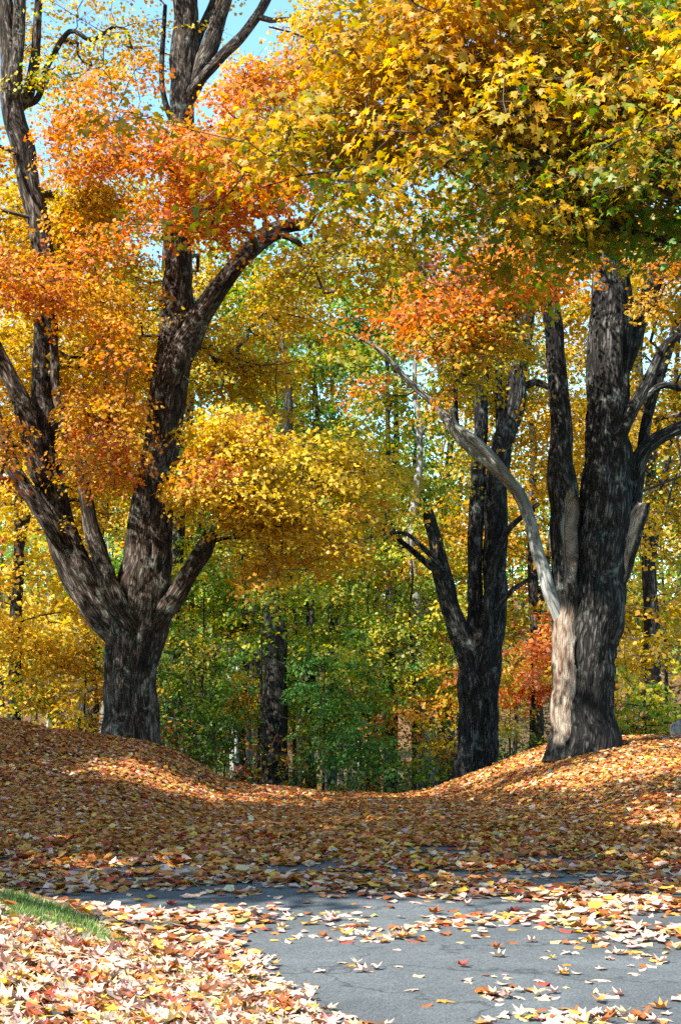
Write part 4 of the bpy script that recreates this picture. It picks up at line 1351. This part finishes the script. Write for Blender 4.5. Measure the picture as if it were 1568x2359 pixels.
# understory saplings: sprays of leaves low down
SAP = [
    (745, 41, 5.0, {'emerald': 4, GR: 1}, 'emerald green sapling just past the lane crest', 90),
    (830, 39, 2.6, {'emerald': 3, GR: 2}, 'low emerald sapling near the lane crest', 40),
    (850, 44, 8.0, {LI: 4, YE: 1, GR: 1.5}, 'yellow-green sapling in the middle of the woods', 190),
    (950, 43, 8.5, {LI: 4, YE: 1.5, GR: 1}, 'yellow-green sapling beside the three-stemmed maple', 180),
    (560, 46, 8.0, {LI: 3, GR: 2, YE: 1}, 'lime sapling past the forked maple', 140),
    (606, 39.5, 6.4, {LI: 3, GR: 2, YE: 1}, 'lime sapling in front of the thick dark trunk', 70),
    (470, 44, 7.0, {GR: 3, LI: 2}, 'green sapling close behind the forked maple', 130),
    (440, 40, 4.2, {'dark': 2, GR: 2}, 'dark green sapling at the edge of the mound', 70),
    (520, 43, 3.0, {OL: 2, OR: 1, GR: 2}, 'low sapling turning orange by the mound', 40),
    (950, 42, 3.4, {AM: 3, OR: 2}, 'small amber sapling by the lane crest', 26),
    (600, 48, 6.5, {YE: 2, OR: 1, GR: 2}, 'sapling with yellow and orange sprays deep in the woods', 80),
    (680, 50, 9.0, {GR: 3, LI: 2}, 'tall green sapling in the middle of the woods', 130),
    (1000, 41, 2.4, {YE: 2, LI: 3}, 'low yellow shrub at the foot of the three-stemmed maple', 26),
    (1170, 40, 3.0, {YE: 3, GO: 1, LI: 1}, 'yellow shrub between the two dark maples', 40),
    (1480, 31, 1.6, {LI: 3, YE: 1.5, GR: 1.5}, 'low green and yellow shrub in front of the headstone', 36),
    (1440, 33, 3.0, {GO: 3, YE: 2}, 'golden shrub behind the thick maple', 50),
    (90, 38, 3.2, {GO: 3, YE: 2, LI: 1}, 'golden sapling behind the leafy mound', 60),
    (200, 40, 3.6, {AM: 3, GO: 2}, 'amber sapling behind the leafy mound', 60),
    (300, 44, 4.4, {GO: 2, OL: 2}, 'golden olive sapling behind the forked maple', 60),
    (1050, 48, 7.0, {LI: 3, GR: 2}, 'lime sapling behind the three-stemmed maple', 110),
]
for i, (px, Y, h, mix, lab, n) in enumerate(SAP):
    r = max(.025, h * .009)
    bg_tree('sapling', lab, None, px_x(px, Y), Y, h, r, [(.38, .17 * h + .35, .12 * h, .33), (.62, .2 * h + .35, .14 * h, .37), (.86, .16 * h + .3, .12 * h, .3)], mix, 110 + i, n=int(n * 1.1), per=58, leaf=.105, spread=.52, low=.2)

# slender trunks through the woods: alike but for where they stand
rngw = np.random.default_rng(99)
SLIM = []
for k in range(46):
    Y = rngw.uniform(44, 88)
    px = rngw.uniform(380, 1060) if k < 34 else rngw.uniform(-60, 380) if k < 40 else rngw.uniform(1180, 1560)
    SLIM.append((px, Y))
KIND = [({LI: 2, GR: 2}, 'slender dark trunk with lime leaves in the woods', M_BARK_WOODS, 'slender dark trunks with lime leaves'),
        ({YE: 2, OL: 2}, 'slender dark trunk with yellow leaves in the woods', M_BARK_WOODS, 'slender dark trunks with yellow leaves'),
        ({GR: 3, 'dark': 1}, 'slender pale trunk with green leaves in the woods', M_BARK_PALE, 'slender pale trunks with green leaves')]
NAMED = [(636, 42, 'thick dark trunk at the crest'), (305, 34, 'forked maple'), (1096, 36, 'three-stemmed maple'), (1350, 30, 'thick hollow maple'), (745, 41, 'emerald sapling'), (590, 66, 'dark evergreen'),
         (690, 84, 'blue-green evergreen'), (900, 52, 'lime green tree'), (1180, 50, 'coral red maple'), (975, 46, 'pale grey trunk'), (760, 60, 'tall green tree'), (430, 50, 'yellow tree'), (1020, 58, 'olive and lime tree'),
         (950, 42, 'small amber sapling'), (395, 46, 'dark trunk by the forked maple'), (850, 46, 'yellow-green sapling'), (1500, 38, 'golden maple'), (210, 45, 'golden tree'), (900, 80, 'slope of the far wood'), (500, 78, 'foot of the far wood')]
for k, (px, Y) in enumerate(SLIM):
    mix, lab, bk, grp = KIND[k % 3]
    h = rngw.uniform(11, 19)
    near = min(NAMED, key=lambda q: (px_x(px, Y) - px_x(q[0], q[1])) ** 2 + (Y - q[1]) ** 2)
    lab = lab.replace(' in the woods', ' next to the ' + near[2])
    bg_tree('woodland_tree', lab, grp, px_x(px, Y), Y, h, rngw.uniform(.06, .14), [(.5, 1.5, 1.6, .3), (.7, 1.9, 1.8, .4), (.9, 1.4, 1.4, .3)], mix, 200 + k, n=46, per=48, leaf=.16, spread=.8, bark=bk, low=.35, lean=rngw.normal(0, .02))

# the far wood that reads as one mass
def far_wood():
    rng = np.random.default_rng(5)
    n = 150
    X = rng.uniform(-62, 62, n)
    Y = rng.uniform(92, 150, n)
    H = rng.uniform(15, 24, n)
    cols = [{GO: 3, YE: 2}, {LI: 2, OL: 2}, {GR: 3, LI: 1}, {OR: 2, AM: 2}, {YE: 3, LI: 1}]
    parts = []
    TA, TB, RA, RB = [], [], [], []
    for i in range(n):
        z0 = float(ground_z(X[i], Y[i]))
        k = 1100
        u = nrm(rng.normal(size=(k, 3))) * rng.random((k, 1)) ** .4
        gap = vnoise2(u[:, 0] * 3 + i * 5 + 20, u[:, 2] * 4 + 9 + u[:, 1] * 2, i) > .38
        u = u[gap]
        P = np.array([X[i], Y[i], z0 + H[i] * .58]) + u * np.array([3.4, 3.4, H[i] * .46])
        Nr = rng.normal(0, .6, (len(P), 3)) + np.array([0, -.3, .8])
        parts.append(leaf_arrays(P, Nr, rng.normal(size=(len(P), 3)), rng.uniform(.26, .5, len(P)), np.clip(mix_colors(rng, len(P), cols[rng.integers(0, 5) if abs(X[i]) > 20 else rng.integers(1, 3)]), 0, 1), T_FAR))
        TA.append((X[i], Y[i], z0 - .2)); TB.append((X[i], Y[i], z0 + H[i] * .9)); RA.append(rng.uniform(.12, .25)); RB.append(.04)
    V, F, C = join(parts)
    o = link('forest', mk_mesh('forest', V, F, [M_LEAF], {'leafcol': ('FLOAT_COLOR', C)}))
    tag(o, 'far wood in autumn leaf on the slope beyond the hollow', 'forest', kind='stuff')
    V, F, B = tube_batch(np.array(TA), np.array(TB), np.array(RA), np.array(RB), rng, sides=6, bend=.01)
    link('trunk_mass', mk_mesh('trunk_mass', V, F, [M_BARK_WOODS], {'bark': ('FLOAT_VECTOR', B), 'bare': ('FLOAT', np.zeros(len(V)))}), o)['kind'] = 'stuff'


far_wood()


def undergrowth():
    rng = np.random.default_rng(44)
    parts = []
    TA, TB = [], []
    for i in range(330):
        Y = rng.uniform(33, 74)
        X = rng.uniform(-.26, .26) * Y
        if Y < 37 and abs(X - 3.2) < 1.2:
            continue
        z0 = float(ground_z(X, Y))
        h = rng.uniform(.5, 1.9)
        k = int(rng.uniform(60, 130))
        u = nrm(rng.normal(size=(k, 3))) * rng.random((k, 1)) ** .5
        P = np.array([X, Y, z0 + h * .62]) + u * np.array([h * .55, h * .55, h * .40])
        mix = [{'dark': 3, GR: 1}, {GR: 2, LI: 1}, {OL: 2, 'dark': 1}, {AM: 1, OL: 2, 'russet': 1}, {'russet': 2, 'dark': 1}][rng.choice(5, p=[.3, .2, .2, .15, .15])]
        Nr = rng.normal(0, .45, (k, 3)) + np.array([0, 0, .8])
        parts.append(leaf_arrays(P, Nr, rng.normal(size=(k, 3)), rng.uniform(.07, .15, k), mix_colors(rng, k, mix), T_FAR))
        for _ in range(3):
            TA.append((X, Y, z0 - .05)); TB.append((X + rng.normal(0, h * .25), Y + rng.normal(0, h * .25), z0 + h * .95))
    V, F, C = join(parts)
    o = tag(link('undergrowth', mk_mesh('undergrowth', V, F, [M_LEAF], {'leafcol': ('FLOAT_COLOR', C)})), 'low dark undergrowth covering the floor of the woods', 'undergrowth', kind='stuff')
    n = len(TA)
    V, F, B = tube_batch(np.array(TA), np.array(TB), np.full(n, .012), np.full(n, .005), rng, sides=3)
    link('stem_mass', mk_mesh('stem_mass', V, F, [M_TWIG], {'bark': ('FLOAT_VECTOR', B), 'bare': ('FLOAT', np.zeros(len(V)))}), o)['kind'] = 'stuff'


undergrowth()


# ================================================================== headstone
def headstone():
    import bmesh
    Y = 29.0
    x = px_x(1585, Y)
    z = float(ground_z(x, Y))
    root = empty('headstone', (x, Y, z))
    tag(root, 'weathered grey granite headstone on the leafy mound', 'headstone')
    prof = [(-.40, 0), (-.42, .16), (-.37, .24), (-.25, .28), (-.16, .36), (-.02, .43), (.12, .47), (.27, .45), (.38, .38), (.42, .22), (.40, 0)]
    bm = bmesh.new()
    f = [bm.verts.new((a, -.11, b + .14)) for a, b in prof]
    g = [bm.verts.new((a * .99, .11, b * .99 + .14)) for a, b in prof]
    bm.faces.new(f)
    bm.faces.new(g[::-1])
    k = len(prof)
    for i in range(k):
        bm.faces.new((f[i], g[i], g[(i + 1) % k], f[(i + 1) % k]))
    bmesh.ops.bevel(bm, geom=bm.edges[:], offset=.025, segments=2, affect='EDGES')
    bmesh.ops.recalc_face_normals(bm, faces=bm.faces)
    me = bpy.data.meshes.new('slab'); bm.to_mesh(me); bm.free(); me.materials.append(M_STONE)
    link('slab', me, root)
    bm = bmesh.new()
    bmesh.ops.create_cube(bm, size=1)
    bmesh.ops.scale(bm, vec=(1.0, .42, .30), verts=bm.verts)
    bmesh.ops.translate(bm, vec=(0, 0, 0.0), verts=bm.verts)
    bmesh.ops.bevel(bm, geom=bm.edges[:], offset=.03, segments=2, affect='EDGES')
    me = bpy.data.meshes.new('plinth'); bm.to_mesh(me); bm.free(); me.materials.append(M_STONE)
    link('plinth', me, root)


headstone()

# ================================================================== fallen leaves
FALL_NEAR = {'buff': (0.56, 0.40, 0.29), 'pink': (0.55, 0.34, 0.27), 'straw': (0.60, 0.44, 0.22), 'yellow': (0.62, 0.38, 0.05), 'orange': (0.55, 0.20, 0.05), 'rust': (0.30, 0.095, 0.03), 'red': (0.40, 0.06, 0.035), 'olive': (0.30, 0.30, 0.10), 'amber': (0.50, 0.24, 0.055)}
W_NEAR = {'buff': 4.6, 'pink': 5.0, 'straw': 2.4, 'yellow': 1.0, 'orange': 1.0, 'rust': 2.4, 'red': .45, 'olive': .25, 'amber': .7}
W_FAR = {'buff': .8, 'pink': .4, 'straw': .9, 'yellow': 1.0, 'orange': 3.8, 'rust': 2.8, 'red': 1.1, 'olive': .15, 'amber': 3.2}
FN = list(FALL_NEAR)
FC = np.array([FALL_NEAR[k] for k in FN])


def lane_cover(x, y):
    """how thickly leaves lie: about 1 is a closed carpet"""
    d_bank = bank_edge(y) - x
    n1 = vnoise2(x * .9 + 11, y * 1.6 + 4, 31)
    n2 = vnoise2(x * 2.6 + 2, y * 4.0 + 8, 32)
    n3 = vnoise2(x * 1.1, y * 2.6, 33)
    drift = .6 * n1 + .4 * n2
    # sunny lane
    c = 0.035 + 0.0 * x
    heap = sstep(.52, .66, drift) * .55 * sstep(-.2, .9, x + .0 * y) * sstep(5.5, 7.5, y)
    c = c + heap + .9 * sstep(1.0, 2.2, x) * sstep(8.2, 9.6, y) * sstep(.30, .5, drift)
    c = c + .16 * sstep(.45, .6, drift)
    band = np.exp(-((y - 10.3 - .25 * x) / .4) ** 2) * sstep(-.2, -.8, x) * .9
    c = c + band
    # leaves blown up along the bank
    c = np.maximum(c, 2.8 * sstep(-.75, -.15, d_bank + .5 * (n1 - .5)) * (y < 11.5))
    # shaded lane
    sh = .14 + 1.35 * sstep(.40, .60, .55 * n3 + .45 * n2 + .30 * sstep(11.8, 16.0, y))
    w = sstep(11.0, 11.7, y)
    c = c * (1 - w) + sh * w
    c = np.where(y > 16.2, 1.15 + .9 * sstep(.3, .6, n1 * .5 + n2 * .5), c)
    c = np.where((x > np.interp(y, [11, 12.6, 15, 20, 25], [3.3, 2.5, 2.1, 1.6, 1.3])) & (y > 11.3), 1.9, c)
    # grassy bank
    g = np.where(d_bank > .15, 3.2, 0)
    worn = sstep(7.6, 8.4, y + .8 * (n1 - .5)) * sstep(.1, .3, d_bank)
    g = g * (1 - .91 * worn * sstep(.26, .46, n1 * .35 + n2 * .65 + .06))
    return np.where((d_bank > .15) & (y < 11.8), g, c)


rngf = np.random.default_rng(17)
LEAF_AREA = 0.0024


def scatter(y0, y1, margin, mult=1.0, cap=2.1):
    area_n = int(((y1 - y0) * 2 * (.224 * y1 + margin)) / LEAF_AREA * cap * mult)
    y = rngf.uniform(y0, y1, area_n)
    w = .224 * y1 + margin
    x = rngf.uniform(-w, w, area_n)
    ok = np.abs(x) < .224 * y + margin
    x, y = x[ok], y[ok]
    k = rngf.random(len(x)) < lane_cover(x, y) / cap
    return x[k], y[k]


def fallen(x, y, size, heap=.03, tilt=.20):
    n = len(x)
    z = ground_z(x, y)
    cov = lane_cover(x, y)
    P = np.stack([x, y, z + .018 + rngf.random(n) * heap * np.clip(cov, .1, 2.2)], 1)
    tl = tilt * (.22 + .78 * np.clip(cov, 0, 1))
    Nr = ground_n(x, y) + rngf.normal(0, 1, (n, 3)) * tl[:, None]
    Nr[:, 2] = np.maximum(np.abs(Nr[:, 2]), .25)
    a = rngf.random(n) * 2 * np.pi
    D = np.stack([np.cos(a), np.sin(a), np.zeros(n)], 1)
    S = size * np.clip(rngf.normal(1, .24, n), .45, 1.7)
    f = sstep(10.0, 13.5, y + (rngf.random(n) - .5) * 2)
    wn_ = np.array([W_NEAR[k] for k in FN]); wf = np.array([W_FAR[k] for k in FN])
    pn = rngf.choice(len(FN), n, p=wn_ / wn_.sum())
    pf = rngf.choice(len(FN), n, p=wf / wf.sum())
    ci = np.where(rngf.random(n) < f, pf, pn)
    C = np.clip(FC[ci] * rngf.normal(1, .14, (n, 1)) * rngf.normal(1, .05, (n, 3)), .01, .85)
    return P, Nr, D, S, C, ci


CURLS = [tmpl_maple(.12, .2, .05), tmpl_maple(-.2, .35, .12), tmpl_maple(.75, -.2, .1), tmpl_maple(.1, .9, .05), tmpl_maple(-.55, -.1, .45)]

x, y = scatter(4.6, 12.5, .8, 1.0, 3.2)
P, Nr, D, S, C, ci = fallen(x, y, .074)
# the 300 that show largest on the open asphalt are things of their own
on_road = (bank_edge(P[:, 1]) - P[:, 0] < -.35) & (P[:, 1] > 6.9) & (P[:, 1] < 10.9) & (np.abs(P[:, 0]) < .218 * P[:, 1])
cov = lane_cover(P[:, 0], P[:, 1])
score = np.where(on_road, S / P[:, 1] - .004 * np.clip(cov, 0, 1), -1)
pick = np.argsort(-score)[:300]
pick = pick[score[pick] > 0]
single = np.zeros(len(P), bool)
single[pick] = True
# curled fallen leaves, one mass each for near and far ground
parts = []
tsel = tsel0 = rngf.integers(0, len(CURLS), len(P))
for t in range(len(CURLS)):
    w = (~single) & (tsel == t) & (P[:, 1] < 8.8)
    parts.append(leaf_arrays(P[w], Nr[w], D[w], S[w], C[w], CURLS[t]))
    w = (~single) & (tsel == t) & (P[:, 1] >= 8.8)
    parts.append(leaf_arrays(P[w], Nr[w], D[w], S[w], C[w], [tmpl_mid(.3, .3), tmpl_mid(-.3, .2), tmpl_mid(.5, -.4), tmpl_mid(.1, .5), tmpl_mid(-.2, -.4)][t]))
V, F, Cv = join(parts)
o = link('fallen_leaves', mk_mesh('fallen_leaves', V, F, [M_FALLEN], {'leafcol': ('FLOAT_COLOR', Cv)}))
tag(o, 'drifts of pale fallen maple leaves over the sunny bank and lane', 'leaves', kind='stuff')
FALL_CLASSES = {k: (v, leaf_mat('fallen_' + k, trans=.15, fixed=v, gloss=.03, rough=.5)) for k, v in FALL_NEAR.items()}
ADJ = {'buff': 'buff', 'pink': 'pale pink', 'straw': 'straw-coloured', 'yellow': 'bright yellow', 'orange': 'orange', 'rust': 'rusty brown', 'red': 'dark red', 'olive': 'olive green', 'amber': 'amber'}
SHAPE = ['flat', 'cupped', 'creased', 'arched', 'curled']


def leaf_place(x, y):
    d = x - bank_edge(y)
    if y > 10.2: return 'on the lane near the edge of the tree shadow'
    if d < .7: return 'on the lane beside the drift along the bank'
    c = float(lane_cover(np.array([x]), np.array([y]))[0])
    if c > .5: return 'in a thick drift on the lane'
    if c > .15: return 'in a thin scatter on the lane'
    return 'alone on bare asphalt'


for ob, cname in place_leaves('fallen_leaf', P[single], Nr[single], D[single], S[single], C[single], None, CURLS, FALL_CLASSES, seed=4):
    l = ob.location
    sc = ob.matrix_basis.to_scale().x
    sz_ = 'large' if sc > .098 else 'small' if sc < .072 else 'medium'
    shp = SHAPE[_shape_of[ob.data.name]]
    tag(ob, '%s %s %s maple leaf %s' % (sz_, shp, ADJ[cname], leaf_place(l.x, l.y)), 'leaf', 'fallen leaves on the asphalt')

x, y = scatter(12.5, 29, .7, .85)
P, Nr, D, S, C, ci = fallen(x, y, .066, heap=.03, tilt=.24)
parts = []
tsel = rngf.integers(0, 3, len(P))
MIDS = [tmpl_mid(.4, .4), tmpl_mid(-.4, .3), tmpl_mid(.2, -.5)]
for t in range(3):
    w = (tsel == t) & (P[:, 1] < 16)
    parts.append(leaf_arrays(P[w], Nr[w], D[w], S[w], C[w], MIDS[t]))
    w = (tsel == t) & (P[:, 1] >= 16)
    parts.append(leaf_arrays(P[w], Nr[w], D[w], S[w] * 1.08, C[w], T_FAR))
V, F, Cv = join(parts)
o = link('fallen_leaves', mk_mesh('fallen_leaves', V, F, [M_FALLEN], {'leafcol': ('FLOAT_COLOR', Cv)}))
tag(o, 'carpet of orange and brown fallen leaves over the shaded lane and mounds', 'leaves', kind='stuff')
STATS['fallen far'] = len(P)
STATS['fallen near'] = int(len(tsel0))

# grass on the bank
rg = np.random.default_rng(8)
n = 130000
gx_ = rg.uniform(-4.0, 0.6, n)
gy_ = rg.uniform(5.0, 11.9, n)
lc = lane_cover(gx_, gy_)
k = (bank_edge(gy_) - gx_ > .12) & (rg.random(n) < np.clip(1.25 - lc * .75, .05, 1))
gx_, gy_ = gx_[k], gy_[k]
n = len(gx_)
gz_ = ground_z(gx_, gy_)
hgt = rg.uniform(.035, .095, n) * np.clip(1.2 - lc[k] * .35, .35, 1)
a = rg.random(n) * 2 * np.pi
wd = rg.uniform(.003, .006, n)
lean = rg.normal(0, .035, (n, 2))
B0 = np.stack([gx_ - np.cos(a) * wd, gy_ - np.sin(a) * wd, gz_ - .005], 1)
B1 = np.stack([gx_ + np.cos(a) * wd, gy_ + np.sin(a) * wd, gz_ - .005], 1)
B2 = np.stack([gx_ + lean[:, 0], gy_ + lean[:, 1], gz_ + hgt], 1)
V = np.stack([B0, B1, B2], 1).reshape(-1, 3)
F = np.arange(n * 3).reshape(-1, 3)
gc = np.array([(0.12, 0.21, 0.035), (0.16, 0.25, 0.04), (0.09, 0.17, 0.025), (0.24, 0.26, 0.08)])[rg.choice(4, n, p=[.35, .35, .2, .1])] * rg.normal(1, .15, (n, 1))
Cv = np.repeat(np.concatenate([np.clip(gc, .01, 1), np.ones((n, 1))], 1), 3, axis=0)
o = link('grass', mk_mesh('grass', V, F, [M_GRASS], {'leafcol': ('FLOAT_COLOR', Cv)}))
tag(o, 'short green grass on the bank beside the lane', 'grass', kind='stuff')
